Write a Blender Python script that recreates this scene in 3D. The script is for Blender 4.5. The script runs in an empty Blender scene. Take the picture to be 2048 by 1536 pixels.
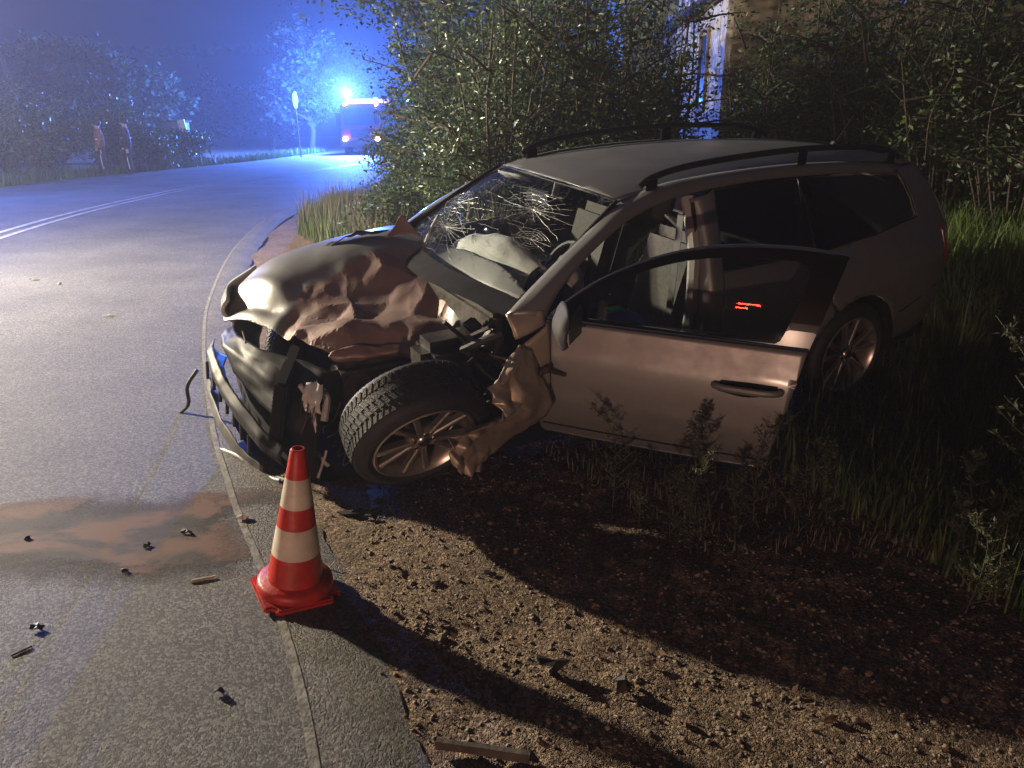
import bpy, bmesh, math, random
import numpy as np
from mathutils import Vector, Matrix, Euler, noise
from mathutils.geometry import delaunay_2d_cdt

random.seed(7)
RNG = np.random.default_rng(7)
S = bpy.context.scene
COL = S.collection
rad = math.radians

# ------------------------------------------------------------------ camera
cam_d = bpy.data.cameras.new('camera')
cam_d.sensor_width = 36.0
cam_d.lens = 1540.0 / 2048.0 * 36.0
cam_d.clip_end = 2000.0
cam_d.clip_start = 0.05
cam = bpy.data.objects.new('camera', cam_d)
COL.objects.link(cam)
cam.location = (0, 0, 1.6)
cam.rotation_euler = (rad(90) - math.atan(518 / 1540.0), 0, 0)
S.camera = cam

# ------------------------------------------------------------------ world: last dusk light
W = bpy.data.worlds.new('World')
S.world = W
W.use_nodes = True
nt = W.node_tree
bg = nt.nodes['Background']
sky = nt.nodes.new('ShaderNodeTexSky')
sky.sky_type = 'NISHITA'
sky.sun_disc = False
sky.sun_elevation = rad(-4.0)
sky.sun_rotation = rad(200)
nt.links.new(sky.outputs[0], bg.inputs[0])
bg.inputs[1].default_value = 0.10

# a faint moon (the one sun lamp)
sd = bpy.data.lights.new('moon', 'SUN')
sd.energy = 0.01
sd.angle = rad(0.5)
sd.color = (0.8, 0.88, 1.0)
so = bpy.data.objects.new('moon', sd)
COL.objects.link(so)
so.rotation_euler = (rad(50), 0, rad(-140))

def lamp(name, kind, loc, energy, color, radius=0.1, aim=None, spot=None, blend=0.4, size_y=None):
    l = bpy.data.lights.new(name, kind)
    l.energy = energy
    l.color = color
    if kind == 'AREA':
        l.shape = 'RECTANGLE'
        l.size = radius
        l.size_y = size_y or radius
    else:
        l.shadow_soft_size = radius
    if spot:
        l.spot_size = rad(spot)
        l.spot_blend = blend
    o = bpy.data.objects.new(name, l)
    COL.objects.link(o)
    o.location = loc
    if aim is not None:
        d = Vector(aim) - Vector(loc)
        o.rotation_euler = d.to_track_quat('-Z', 'Y').to_euler()
    return o

# pair of work lights of an emergency vehicle on the road, left of the frame
lamp('scene_floodlight', 'POINT', (-7.55, 6.75, 3.0), 3300, (1.0, 0.85, 0.62), 0.08)
lamp('scene_floodlight', 'POINT', (-7.72, 7.02, 3.0), 3300, (1.0, 0.85, 0.62), 0.08)
lamp('roof_beacon', 'POINT', (-11.8, 17.0, 3.4), 2300, (0.09, 0.20, 1.0), 0.12)
# lamps of the vehicle parked on the road behind the photographer, low over the ground
lamp('parked_vehicle_indicator', 'SPOT', (-1.9, -4.6, 0.32), 520, (1.0, 0.62, 0.44), 0.06, (0.7, 3.3, 0.8), 60, 0.5)
lamp('parked_vehicle_tail_lamp', 'AREA', (-2.38, -4.15, 1.55), 9, (1.0, 0.05, 0.03), 0.34, (1.0, 3.1, 0.8), size_y=0.05)
lamp('parked_vehicle_brake_lamp', 'AREA', (-2.50, -4.15, 1.40), 5, (1.0, 0.05, 0.02), 0.18, (1.0, 3.1, 0.8), size_y=0.05)

S.view_settings.view_transform = 'Standard'
S.view_settings.look = 'None'
S.view_settings.exposure = 0.0
S.view_settings.gamma = 1.0
S.view_settings.use_curve_mapping = False
S.cycles.max_bounces = 8
S.cycles.transparent_max_bounces = 24
S.cycles.volume_bounces = 0
S.cycles.sample_clamp_indirect = 4.0
S.cycles.caustics_reflective = False
S.cycles.caustics_refractive = False

# ------------------------------------------------------------------ materials
MATS = {}
def mat(name, color=(0.5, 0.5, 0.5), rough=0.6, metal=0.0, var=0.0, vscale=20.0, color2=None, bump=0.0, bscale=60.0,
        coat=0.0, emit=None, estr=0.0, spec=0.5, trans=0.0, coords='Object', detail=6.0):
    m = bpy.data.materials.new(name)
    m.use_nodes = True
    n, l = m.node_tree.nodes, m.node_tree.links
    b = n['Principled BSDF']
    b.inputs['Base Color'].default_value = (*color, 1)
    b.inputs['Roughness'].default_value = rough
    b.inputs['Metallic'].default_value = metal
    b.inputs['Specular IOR Level'].default_value = spec
    b.inputs['Coat Weight'].default_value = coat
    b.inputs['Coat Roughness'].default_value = 0.12
    if trans:
        b.inputs['Transmission Weight'].default_value = trans
    if emit:
        b.inputs['Emission Color'].default_value = (*emit, 1)
        b.inputs['Emission Strength'].default_value = estr
    tc = n.new('ShaderNodeTexCoord')
    if var or color2:
        t = n.new('ShaderNodeTexNoise')
        t.inputs['Scale'].default_value = vscale
        t.inputs['Detail'].default_value = detail
        t.inputs['Roughness'].default_value = 0.65
        l.new(tc.outputs[coords], t.inputs['Vector'])
        r = n.new('ShaderNodeValToRGB')
        c2 = color2 or tuple(min(1, c * (1 + var)) for c in color)
        c1 = color if color2 else tuple(c * (1 - var) for c in color)
        r.color_ramp.elements[0].color = (*c1, 1)
        r.color_ramp.elements[1].color = (*c2, 1)
        r.color_ramp.elements[0].position = 0.32
        r.color_ramp.elements[1].position = 0.68
        l.new(t.outputs['Fac'], r.inputs['Fac'])
        l.new(r.outputs['Color'], b.inputs['Base Color'])
    if bump:
        t2 = n.new('ShaderNodeTexNoise')
        t2.inputs['Scale'].default_value = bscale
        t2.inputs['Detail'].default_value = 4.0
        l.new(tc.outputs[coords], t2.inputs['Vector'])
        bp = n.new('ShaderNodeBump')
        bp.inputs['Strength'].default_value = bump
        bp.inputs['Distance'].default_value = 0.01
        l.new(t2.outputs['Fac'], bp.inputs['Height'])
        l.new(bp.outputs['Normal'], b.inputs['Normal'])
    MATS[name] = m
    return m

def paint_mat(name, color, dirt, dirt_amt, metal=0.7):
    """metallic clear-coated car paint with dust and mud patches"""
    m = mat(name, color, 0.48, 0.3, coat=0.15)
    n, l = m.node_tree.nodes, m.node_tree.links
    b = n['Principled BSDF']
    tc = n.new('ShaderNodeTexCoord')
    t = n.new('ShaderNodeTexNoise'); t.inputs['Scale'].default_value = 5.0; t.inputs['Detail'].default_value = 9.0; t.inputs['Roughness'].default_value = 0.7
    l.new(tc.outputs['Object'], t.inputs['Vector'])
    r = n.new('ShaderNodeValToRGB')
    r.color_ramp.elements[0].position = 0.5 - dirt_amt * 0.4
    r.color_ramp.elements[1].position = 0.85
    l.new(t.outputs['Fac'], r.inputs['Fac'])
    mx = n.new('ShaderNodeMix'); mx.data_type = 'RGBA'
    mx.inputs[6].default_value = (*color, 1); mx.inputs[7].default_value = (*dirt, 1)
    sc = n.new('ShaderNodeMath'); sc.operation = 'MULTIPLY'; sc.inputs[1].default_value = min(1.0, dirt_amt)
    l.new(r.outputs['Color'], sc.inputs[0])
    l.new(sc.outputs[0], mx.inputs[0])
    l.new(mx.outputs[2], b.inputs['Base Color'])
    ro = n.new('ShaderNodeMapRange'); ro.inputs[3].default_value = 0.40; ro.inputs[4].default_value = 0.75
    l.new(sc.outputs[0], ro.inputs[0]); l.new(ro.outputs[0], b.inputs['Roughness'])
    inv = n.new('ShaderNodeMapRange'); inv.inputs[3].default_value = metal; inv.inputs[4].default_value = 0.05
    l.new(sc.outputs[0], inv.inputs[0]); l.new(inv.outputs[0], b.inputs['Metallic'])
    return m

def glass_mat(name, tint, gloss_rough=0.02, frost=0.0):
    m = bpy.data.materials.new(name); m.use_nodes = True
    n, l = m.node_tree.nodes, m.node_tree.links
    for x in list(n):
        n.remove(x)
    out = n.new('ShaderNodeOutputMaterial')
    tr = n.new('ShaderNodeBsdfTransparent'); tr.inputs[0].default_value = (*tint, 1)
    gl = n.new('ShaderNodeBsdfGlossy'); gl.inputs['Roughness'].default_value = gloss_rough
    fr = n.new('ShaderNodeFresnel')
    gg = n.new('ShaderNodeNewGeometry'); mi = n.new('ShaderNodeMapRange'); mi.inputs[3].default_value = 1.5; mi.inputs[4].default_value = 1 / 1.5
    l.new(gg.outputs['Backfacing'], mi.inputs[0]); l.new(mi.outputs[0], fr.inputs['IOR'])     # thin pane: same reflectance from both sides
    mx = n.new('ShaderNodeMixShader')
    l.new(fr.outputs[0], mx.inputs[0]); l.new(tr.outputs[0], mx.inputs[1]); l.new(gl.outputs[0], mx.inputs[2])
    last = mx
    if frost:
        df = n.new('ShaderNodeBsdfPrincipled'); df.inputs['Base Color'].default_value = (0.75, 0.8, 0.8, 1); df.inputs['Roughness'].default_value = 0.35
        tc = n.new('ShaderNodeTexCoord')
        nz = n.new('ShaderNodeTexNoise'); nz.inputs['Scale'].default_value = 7.0; nz.inputs['Detail'].default_value = 8.0; nz.inputs['Roughness'].default_value = 0.75
        vo = n.new('ShaderNodeTexVoronoi'); vo.feature = 'DISTANCE_TO_EDGE'; vo.inputs['Scale'].default_value = 22.0
        l.new(tc.outputs['Object'], nz.inputs['Vector']); l.new(tc.outputs['Object'], vo.inputs['Vector'])
        r1 = n.new('ShaderNodeValToRGB'); r1.color_ramp.elements[0].position = 0.50; r1.color_ramp.elements[1].position = 0.75
        l.new(nz.outputs['Fac'], r1.inputs['Fac'])
        r2 = n.new('ShaderNodeValToRGB'); r2.color_ramp.elements[0].position = 0.0; r2.color_ramp.elements[1].position = 0.07
        r2.color_ramp.elements[0].color = (1, 1, 1, 1); r2.color_ramp.elements[1].color = (0.05, 0.05, 0.05, 1)
        l.new(vo.outputs['Distance'], r2.inputs['Fac'])
        mu = n.new('ShaderNodeMath'); mu.operation = 'MULTIPLY'
        l.new(r1.outputs['Color'], mu.inputs[0]); l.new(r2.outputs['Color'], mu.inputs[1])
        m2 = n.new('ShaderNodeMath'); m2.operation = 'MULTIPLY'; m2.inputs[1].default_value = frost
        l.new(mu.outputs[0], m2.inputs[0])
        mx2 = n.new('ShaderNodeMixShader')
        l.new(m2.outputs[0], mx2.inputs[0]); l.new(mx.outputs[0], mx2.inputs[1]); l.new(df.outputs[0], mx2.inputs[2])
        last = mx2
    l.new(last.outputs[0], out.inputs[0])
    MATS[name] = m
    return m

def leaf_mat(name, c1, c2, gloss=0.45):
    m = bpy.data.materials.new(name); m.use_nodes = True
    n, l = m.node_tree.nodes, m.node_tree.links
    b = n['Principled BSDF']; out = n['Material Output']
    g = n.new('ShaderNodeNewGeometry')
    r = n.new('ShaderNodeValToRGB')
    r.color_ramp.elements[0].color = (*c1, 1); r.color_ramp.elements[1].color = (*c2, 1)
    l.new(g.outputs['Random Per Island'], r.inputs['Fac'])
    l.new(r.outputs['Color'], b.inputs['Base Color'])
    b.inputs['Roughness'].default_value = gloss
    b.inputs['Specular IOR Level'].default_value = 0.6
    tl = n.new('ShaderNodeBsdfTranslucent'); l.new(r.outputs['Color'], tl.inputs[0])
    mx = n.new('ShaderNodeMixShader'); mx.inputs[0].default_value = 0.25
    l.new(b.outputs[0], mx.inputs[1]); l.new(tl.outputs[0], mx.inputs[2]); l.new(mx.outputs[0], out.inputs[0])
    MATS[name] = m
    return m

paint_mat('silver_paint', (0.34, 0.345, 0.345), (0.17, 0.15, 0.13), 0.5)
paint_mat('torn_paint', (0.52, 0.45, 0.36), (0.22, 0.15, 0.10), 0.6, 0.6)
paint_mat('crumpled_red_lit_paint', (0.36, 0.29, 0.275), (0.16, 0.065, 0.045), 0.95, 0.5)  # red light on the crushed sheet put into the paint colour, over mud
mat('black_plastic', (0.016, 0.016, 0.018), 0.55, var=0.5, vscale=14, spec=0.35)
mat('matte_black', (0.008, 0.008, 0.009), 0.8, spec=0.25)
mat('frame_black', (0.006, 0.006, 0.007), 0.14, spec=0.10)
mat('grey_plastic', (0.10, 0.10, 0.10), 0.6, var=0.3, vscale=14)
mat('pale_plastic', (0.55, 0.55, 0.52), 0.45, var=0.25, vscale=25)
mat('rubber', (0.022, 0.022, 0.023), 0.62, var=0.3, vscale=40, bump=0.3, bscale=150)
mat('alloy', (0.55, 0.52, 0.48), 0.32, 0.85, var=0.15, vscale=9)
mat('chrome', (0.75, 0.75, 0.75), 0.12, 1.0)
mat('dark_metal', (0.06, 0.055, 0.05), 0.5, 0.6, var=0.5, vscale=12, bump=0.4, bscale=40)
mat('rusty_metal', (0.10, 0.06, 0.04), 0.55, 0.4, var=0.6, vscale=18, bump=0.5, bscale=50)
mat('seat_cloth', (0.12, 0.115, 0.11), 0.9, var=0.25, vscale=60)
mat('trim_grey', (0.42, 0.41, 0.38), 0.7, var=0.1, vscale=20)
mat('airbag_cloth', (0.66, 0.68, 0.65), 0.85, var=0.08, vscale=12, bump=0.12, bscale=60)
mat('blue_cloth', (0.03, 0.06, 0.45), 0.8, var=0.4, vscale=20)
mat('green_plastic', (0.05, 0.5, 0.25), 0.5)
mat('red_lens', (0.25, 0.01, 0.01), 0.15, coat=0.5)
mat('clear_lens', (0.65, 0.68, 0.66), 0.12, coat=0.6)
mat('red_led', (0.3, 0, 0), 0.4, emit=(1, 0.05, 0.03), estr=5.0)
mat('cone_red', (0.30, 0.022, 0.014), 0.45, color2=(0.68, 0.024, 0.012), vscale=11, bump=0.15, bscale=50, detail=12)
mat('cone_white', (0.48, 0.42, 0.34), 0.4, color2=(0.80, 0.73, 0.62), vscale=9, detail=12)
glass_mat('clear_glass', (0.80, 0.83, 0.82))
glass_mat('cracked_glass', (0.84, 0.87, 0.87), 0.03, frost=0.30)
glass_mat('tinted_glass', (0.10, 0.10, 0.11), 0.02)
mat('glass_crack', (0.80, 0.86, 0.84), 0.25, spec=0.8)
leaf_mat('leaf_bush', (0.030, 0.060, 0.020), (0.12, 0.17, 0.075), 0.33)
leaf_mat('leaf_dark', (0.022, 0.045, 0.014), (0.07, 0.11, 0.035), 0.45)
leaf_mat('leaf_far', (0.015, 0.030, 0.010), (0.05, 0.08, 0.03), 0.8)  # darker, duller leaf copy; dimness of the far trees put in the colour
leaf_mat('leaf_vine', (0.09, 0.16, 0.04), (0.16, 0.24, 0.07), 0.5)
leaf_mat('leaf_weed', (0.06, 0.075, 0.035), (0.13, 0.14, 0.075), 0.6)
leaf_mat('grass_green', (0.04, 0.08, 0.015), (0.12, 0.17, 0.05), 0.55)
leaf_mat('leaf_litter', (0.10, 0.05, 0.025), (0.24, 0.14, 0.07), 0.8)
leaf_mat('grass_lit', (0.09, 0.16, 0.03), (0.20, 0.29, 0.08), 0.5)  # brighter copy of the grass green; light by the tail put in the colour
leaf_mat('grass_dry', (0.12, 0.10, 0.06), (0.22, 0.19, 0.12), 0.7)
mat('bark', (0.07, 0.055, 0.042), 0.85, var=0.4, vscale=18, bump=0.6, bscale=30)
mat('dead_wood', (0.30, 0.23, 0.15), 0.8, var=0.3, vscale=25, bump=0.5, bscale=40)
mat('old_plank', (0.60, 0.58, 0.55), 0.8, var=0.35, vscale=9, bump=0.4, bscale=40)
mat('plaster', (0.34, 0.28, 0.20), 0.9, var=0.3, vscale=3.5, bump=0.4, bscale=18)
mat('pale_plaster', (0.36, 0.40, 0.38), 0.9, var=0.25, vscale=3, bump=0.3, bscale=20)
mat('roof_tile', (0.06, 0.035, 0.028), 0.85, var=0.3, vscale=8)
mat('window_dark', (0.01, 0.012, 0.015), 0.1)
mat('engine_red', (0.16, 0.008, 0.008), 0.4, coat=0.3)
mat('engine_white', (0.7, 0.7, 0.7), 0.35)
mat('headlamp_glow', (1, 1, 1), 0.3, emit=(1.0, 0.78, 0.52), estr=60.0)
mat('blue_beacon', (0.1, 0.4, 1), 0.3, emit=(0.05, 0.40, 1.0), estr=120.0)
mat('blue_beacon_dim', (0.1, 0.4, 1), 0.3, emit=(0.08, 0.45, 1.0), estr=14.0)
mat('galvanised', (0.45, 0.43, 0.40), 0.45, 0.7, var=0.2, vscale=10)
mat('sign_back', (0.025, 0.025, 0.025), 0.8)
mat('white_board', (0.75, 0.77, 0.8), 0.5, var=0.05, vscale=4)
mat('dark_uniform', (0.015, 0.017, 0.026), 0.8, var=0.3, vscale=20)
mat('brown_jacket', (0.26, 0.12, 0.05), 0.8, var=0.3, vscale=20)
mat('skin', (0.45, 0.27, 0.19), 0.55)
mat('hair', (0.02, 0.015, 0.01), 0.6)
mat('reflective', (0.75, 0.75, 0.7), 0.35)
mat('boot', (0.01, 0.01, 0.01), 0.5)
mat('line_paint', (0.16, 0.16, 0.155), 0.6, color2=(0.55, 0.55, 0.53), vscale=9, detail=10)
mat('hill_soil', (0.04, 0.05, 0.03), 0.95, var=0.4, vscale=0.1)
mat('stone', (0.22, 0.175, 0.135), 0.8, var=0.4, vscale=8, bump=0.4, bscale=30)
mat('seam_mortar', (0.20, 0.19, 0.17), 0.8, var=0.5, vscale=25, bump=0.6, bscale=80)
mat('wood_chip', (0.36, 0.30, 0.22), 0.75, var=0.2, vscale=30)

def ground_mats():
    # asphalt: dark binder with pale aggregate
    def aggregate(name, c_dark, c_light, scale, bump, rough, big):
        m = bpy.data.materials.new(name); m.use_nodes = True
        n, l = m.node_tree.nodes, m.node_tree.links
        b = n['Principled BSDF']
        tc = n.new('ShaderNodeTexCoord')
        vo = n.new('ShaderNodeTexVoronoi'); vo.inputs['Scale'].default_value = scale
        vo2 = n.new('ShaderNodeTexVoronoi'); vo2.inputs['Scale'].default_value = scale * 2.3
        nz = n.new('ShaderNodeTexNoise'); nz.inputs['Scale'].default_value = big; nz.inputs['Detail'].default_value = 8; nz.inputs['Roughness'].default_value = 0.65
        for t in (vo, vo2, nz):
            l.new(tc.outputs['Object'], t.inputs['Vector'])
        r = n.new('ShaderNodeValToRGB')
        sp = n.new('ShaderNodeSeparateColor'); l.new(vo.outputs['Color'], sp.inputs[0])
        r.color_ramp.elements[0].color = (*c_dark, 1); r.color_ramp.elements[1].color = (*c_light, 1)
        r.color_ramp.elements[0].position = 0.35; r.color_ramp.elements[1].position = 1.0
        l.new(sp.outputs[0], r.inputs['Fac'])
        mp = n.new('ShaderNodeMapRange'); mp.inputs[1].default_value = 0.25; mp.inputs[2].default_value = 0.75; mp.inputs[3].default_value = 0.62; mp.inputs[4].default_value = 1.38
        l.new(nz.outputs['Fac'], mp.inputs[0])
        mx = n.new('ShaderNodeMix'); mx.data_type = 'RGBA'; mx.blend_type = 'MULTIPLY'; mx.inputs[0].default_value = 1.0
        l.new(r.outputs['Color'], mx.inputs[6]); l.new(mp.outputs[0], mx.inputs[7])
        l.new(mx.outputs[2], b.inputs['Base Color'])
        ad = n.new('ShaderNodeMath'); ad.operation = 'ADD'
        l.new(vo.outputs['Distance'], ad.inputs[0]); l.new(vo2.outputs['Distance'], ad.inputs[1])
        bp = n.new('ShaderNodeBump'); bp.inputs['Strength'].default_value = bump; bp.inputs['Distance'].default_value = 0.008; bp.invert = True
        l.new(ad.outputs[0], bp.inputs['Height']); l.new(bp.outputs['Normal'], b.inputs['Normal'])
        b.inputs['Roughness'].default_value = rough
        MATS[name] = m
    aggregate('asphalt', (0.080, 0.079, 0.074), (0.245, 0.24, 0.222), 125, 1.0, 0.68, 0.8)
    aggregate('coarse_asphalt', (0.13, 0.124, 0.112), (0.27, 0.255, 0.23), 100, 1.0, 0.75, 2.0)
    aggregate('gravel_soil', (0.12, 0.080, 0.050), (0.38, 0.27, 0.18), 95, 0.9, 0.9, 2.2)
    # absorbent powder and fluid stains
    m = bpy.data.materials.new('absorbent'); m.use_nodes = True
    n, l = m.node_tree.nodes, m.node_tree.links
    b = n['Principled BSDF']; out = n['Material Output']
    tc = n.new('ShaderNodeTexCoord')
    at = n.new('ShaderNodeAttribute'); at.attribute_name = 'edge'
    nz = n.new('ShaderNodeTexNoise'); nz.inputs['Scale'].default_value = 3.4; nz.inputs['Detail'].default_value = 10; nz.inputs['Roughness'].default_value = 0.62; nz.inputs['Distortion'].default_value = 0.35
    n2 = n.new('ShaderNodeTexNoise'); n2.inputs['Scale'].default_value = 120; n2.inputs['Detail'].default_value = 3
    mpg = n.new('ShaderNodeMapping'); mpg.inputs['Scale'].default_value = (0.75, 1.25, 1)
    l.new(tc.outputs['Object'], mpg.inputs[0]); l.new(mpg.outputs[0], nz.inputs['Vector']); l.new(tc.outputs['Object'], n2.inputs['Vector'])
    r = n.new('ShaderNodeValToRGB')
    r.color_ramp.elements[0].color = (0.030, 0.021, 0.017, 1); r.color_ramp.elements[1].color = (0.125, 0.060, 0.035, 1)
    r.color_ramp.elements[0].position = 0.47; r.color_ramp.elements[1].position = 0.56
    l.new(nz.outputs['Fac'], r.inputs['Fac']); l.new(r.outputs['Color'], b.inputs['Base Color'])
    b.inputs['Roughness'].default_value = 0.8
    s1 = n.new('ShaderNodeMath'); s1.operation = 'MULTIPLY_ADD'; s1.inputs[1].default_value = 0.45
    l.new(n2.outputs['Fac'], s1.inputs[0]); l.new(at.outputs['Fac'], s1.inputs[2])
    s2 = n.new('ShaderNodeMath'); s2.operation = 'MULTIPLY_ADD'; s2.inputs[1].default_value = 1.0
    l.new(nz.outputs['Fac'], s2.inputs[0]); l.new(s1.outputs[0], s2.inputs[2])
    mr = n.new('ShaderNodeMapRange'); mr.inputs[1].default_value = 0.72; mr.inputs[2].default_value = 1.12
    l.new(s2.outputs[0], mr.inputs[0])
    tr = n.new('ShaderNodeBsdfTransparent'); mx = n.new('ShaderNodeMixShader')
    l.new(mr.outputs[0], mx.inputs[0]); l.new(tr.outputs[0], mx.inputs[1]); l.new(b.outputs[0], mx.inputs[2]); l.new(mx.outputs[0], out.inputs[0])
    MATS['absorbent'] = m
ground_mats()

# ------------------------------------------------------------------ object helpers
def link(name, me, m=None, parent=None, loc=None, rot=None, smooth=False):
    o = bpy.data.objects.new(name, me)
    COL.objects.link(o)
    if m:
        me.materials.clear()
        me.materials.append(MATS[m])
    if parent is not None:
        o.parent = parent
    if loc is not None:
        o.location = loc
    if rot is not None:
        o.rotation_euler = rot
    if smooth:
        me.polygons.foreach_set('use_smooth', [True] * len(me.polygons))
    return o

def mesh_np(name, verts, faces):
    """verts (n,3), faces (m,k) numpy -> mesh"""
    me = bpy.data.meshes.new(name)
    verts = np.asarray(verts, dtype=np.float32); faces = np.asarray(faces, dtype=np.int32)
    k = faces.shape[1]
    me.vertices.add(len(verts)); me.vertices.foreach_set('co', verts.ravel())
    me.loops.add(faces.size); me.loops.foreach_set('vertex_index', faces.ravel())
    me.polygons.add(len(faces))
    me.polygons.foreach_set('loop_start', np.arange(0, faces.size, k, dtype=np.int32))
    me.polygons.foreach_set('loop_total', np.full(len(faces), k, dtype=np.int32))
    me.update(calc_edges=True)
    return me

def tag(o, label, cat=None, group=None, kind=None):
    o['label'] = label
    if cat: o['category'] = cat
    if group: o['group'] = group
    if kind: o['kind'] = kind
    return o

def empty(name, loc=(0, 0, 0), rot=(0, 0, 0), parent=None):
    o = bpy.data.objects.new(name, None)
    COL.objects.link(o)
    o.location = loc; o.rotation_euler = rot
    o.empty_display_size = 0.1
    if parent is not None: o.parent = parent
    return o

def structure(o, label=None):
    o['kind'] = 'structure'
    if label: o['label'] = label
    return o

class MB:
    """collects shapes into one mesh"""
    def __init__(s): s.v = []; s.f = []
    def add(s, v, f):
        b = len(s.v); s.v += [tuple(x) for x in v]; s.f += [tuple(i + b for i in q) for q in f]; return s
    def box(s, x0, x1, y0, y1, z0, z1, M=None):
        v = [Vector((x, y, z)) for x in (x0, x1) for y in (y0, y1) for z in (z0, z1)]
        if M is not None: v = [M @ q for q in v]
        return s.add(v, [(0, 1, 3, 2), (4, 6, 7, 5), (0, 4, 5, 1), (2, 3, 7, 6), (0, 2, 6, 4), (1, 5, 7, 3)])
    def bevbox(s, x0, x1, y0, y1, z0, z1, b, M=None):
        bm = bmesh.new(); bmesh.ops.create_cube(bm, size=1)
        for v in bm.verts:
            v.co = Vector(((x0 + x1) / 2 + v.co.x * (x1 - x0), (y0 + y1) / 2 + v.co.y * (y1 - y0), (z0 + z1) / 2 + v.co.z * (z1 - z0)))
        bmesh.ops.bevel(bm, geom=bm.edges[:], offset=b, segments=2, affect='EDGES')
        bm.verts.index_update()
        v = [(M @ q.co) if M is not None else q.co.copy() for q in bm.verts]
        f = [tuple(x.index for x in q.verts) for q in bm.faces]
        bm.free()
        return s.add(v, f)
    def tube(s, pts, r, n=8, caps=True):
        pts = [Vector(p) for p in pts]
        rs = r if isinstance(r, (list, tuple)) else [r] * len(pts)
        V = []; Fc = []
        t0 = (pts[1] - pts[0]).normalized()
        a = t0.orthogonal().normalized()
        for i, p in enumerate(pts):
            t = (pts[min(i + 1, len(pts) - 1)] - pts[max(i - 1, 0)]).normalized()
            a = (a - t * a.dot(t)).normalized(); b = t.cross(a)
            for k in range(n):
                q = 2 * math.pi * k / n
                V.append(p + (a * math.cos(q) + b * math.sin(q)) * rs[i])
        for i in range(len(pts) - 1):
            for k in range(n):
                k2 = (k + 1) % n
                Fc.append((i * n + k, i * n + k2, (i + 1) * n + k2, (i + 1) * n + k))
        if caps:
            Fc.append(tuple(range(n))[::-1]); Fc.append(tuple((len(pts) - 1) * n + k for k in range(n)))
        return s.add(V, Fc)
    def lathe(s, prof, n=48, axis='Z', M=None, closed=False):
        """prof: list of (r, h)"""
        V = []; Fc = []
        for r, hh in prof:
            for k in range(n):
                q = 2 * math.pi * k / n
                p = Vector((r * math.cos(q), r * math.sin(q), hh))
                if axis == 'Y': p = Vector((r * math.cos(q), hh, r * math.sin(q)))
                V.append(M @ p if M is not None else p)
        m = len(prof)
        for i in range(m if closed else m - 1):
            j = (i + 1) % m
            for k in range(n):
                k2 = (k + 1) % n
                Fc.append((i * n + k, i * n + k2, j * n + k2, j * n + k))
        return s.add(V, Fc)
    def build(s, name, m, parent=None, smooth=False, loc=None, rot=None):
        me = bpy.data.meshes.new(name)
        me.from_pydata(s.v, [], s.f); me.update()
        bm = bmesh.new(); bm.from_mesh(me); bmesh.ops.recalc_face_normals(bm, faces=bm.faces); bm.to_mesh(me); bm.free()
        o = link(name, me, m, parent, loc, rot)
        if smooth: auto_smooth(me)
        return o

def auto_smooth(me, ang=40):
    me.polygons.foreach_set('use_smooth', [True] * len(me.polygons))
    bm = bmesh.new(); bm.from_mesh(me)
    lim = rad(ang)
    for e in bm.edges:
        if len(e.link_faces) == 2 and e.calc_face_angle(0) > lim: e.smooth = False
    bm.to_mesh(me); bm.free()

def interp(xs, ys, x):
    """smooth (monotone-ish) 1-D interpolation"""
    return float(np.interp(x, xs, ys))

def crom(p0, p1, p2, p3, t):
    return 0.5 * ((2 * p1) + (-p0 + p2) * t + (2 * p0 - 5 * p1 + 4 * p2 - p3) * t * t + (-p0 + 3 * p1 - 3 * p2 + p3) * t ** 3)

def curve(pts, n):
    P = [np.array(p, float) for p in pts]; m = len(P)
    out = []
    for i in range(n):
        u = i / (n - 1) * (m - 1); k = min(int(u), m - 2); t = u - k
        p0 = P[k - 1] if k > 0 else 2 * P[0] - P[1]
        p3 = P[k + 2] if k + 2 < m else 2 * P[-1] - P[-2]
        out.append(crom(p0, P[k], P[k + 1], p3, t))
    return np.array(out)

def patch(name, rows, nu, nv, m, parent=None, thick=0.0, disp=None, smooth=True, offset=-1, flip=False):
    """smooth surface through a control grid (rows of points)"""
    R1 = [curve(r, nu) for r in rows]
    G = [curve([r[i] for r in R1], nv) for i in range(nu)]   # nu x nv
    V = np.array(G).reshape(-1, 3)
    if disp: V = np.array([disp(Vector(p)) for p in V])
    Fc = [(i * nv + j, (i + 1) * nv + j, (i + 1) * nv + j + 1, i * nv + j + 1) for i in range(nu - 1) for j in range(nv - 1)]
    if flip: Fc = [f[::-1] for f in Fc]
    me = mesh_np(name, V, Fc)
    o = link(name, me, m, parent, smooth=smooth)
    if thick: solid(o, thick, offset)
    return o

def solid(o, t, offset=-1):
    md = o.modifiers.new('thickness', 'SOLIDIFY'); md.thickness = t; md.offset = offset
    return o

def inpoly(x, y, poly):
    c = False; n = len(poly); j = n - 1
    for i in range(n):
        xi, yi = poly[i]; xj, yj = poly[j]
        if (yi > y) != (yj > y) and x < (xj - xi) * (y - yi) / (yj - yi) + xi: c = not c
        j = i
    return c

def densify(poly, step, closed=True):
    out = []
    n = len(poly)
    for i in range(n if closed else n - 1):
        a = np.array(poly[i], float); b = np.array(poly[(i + 1) % n], float)
        k = max(1, int(np.linalg.norm(b - a) / step))
        for t in range(k): out.append(tuple(a + (b - a) * t / k))
    if not closed: out.append(tuple(poly[-1]))
    return out

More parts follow.
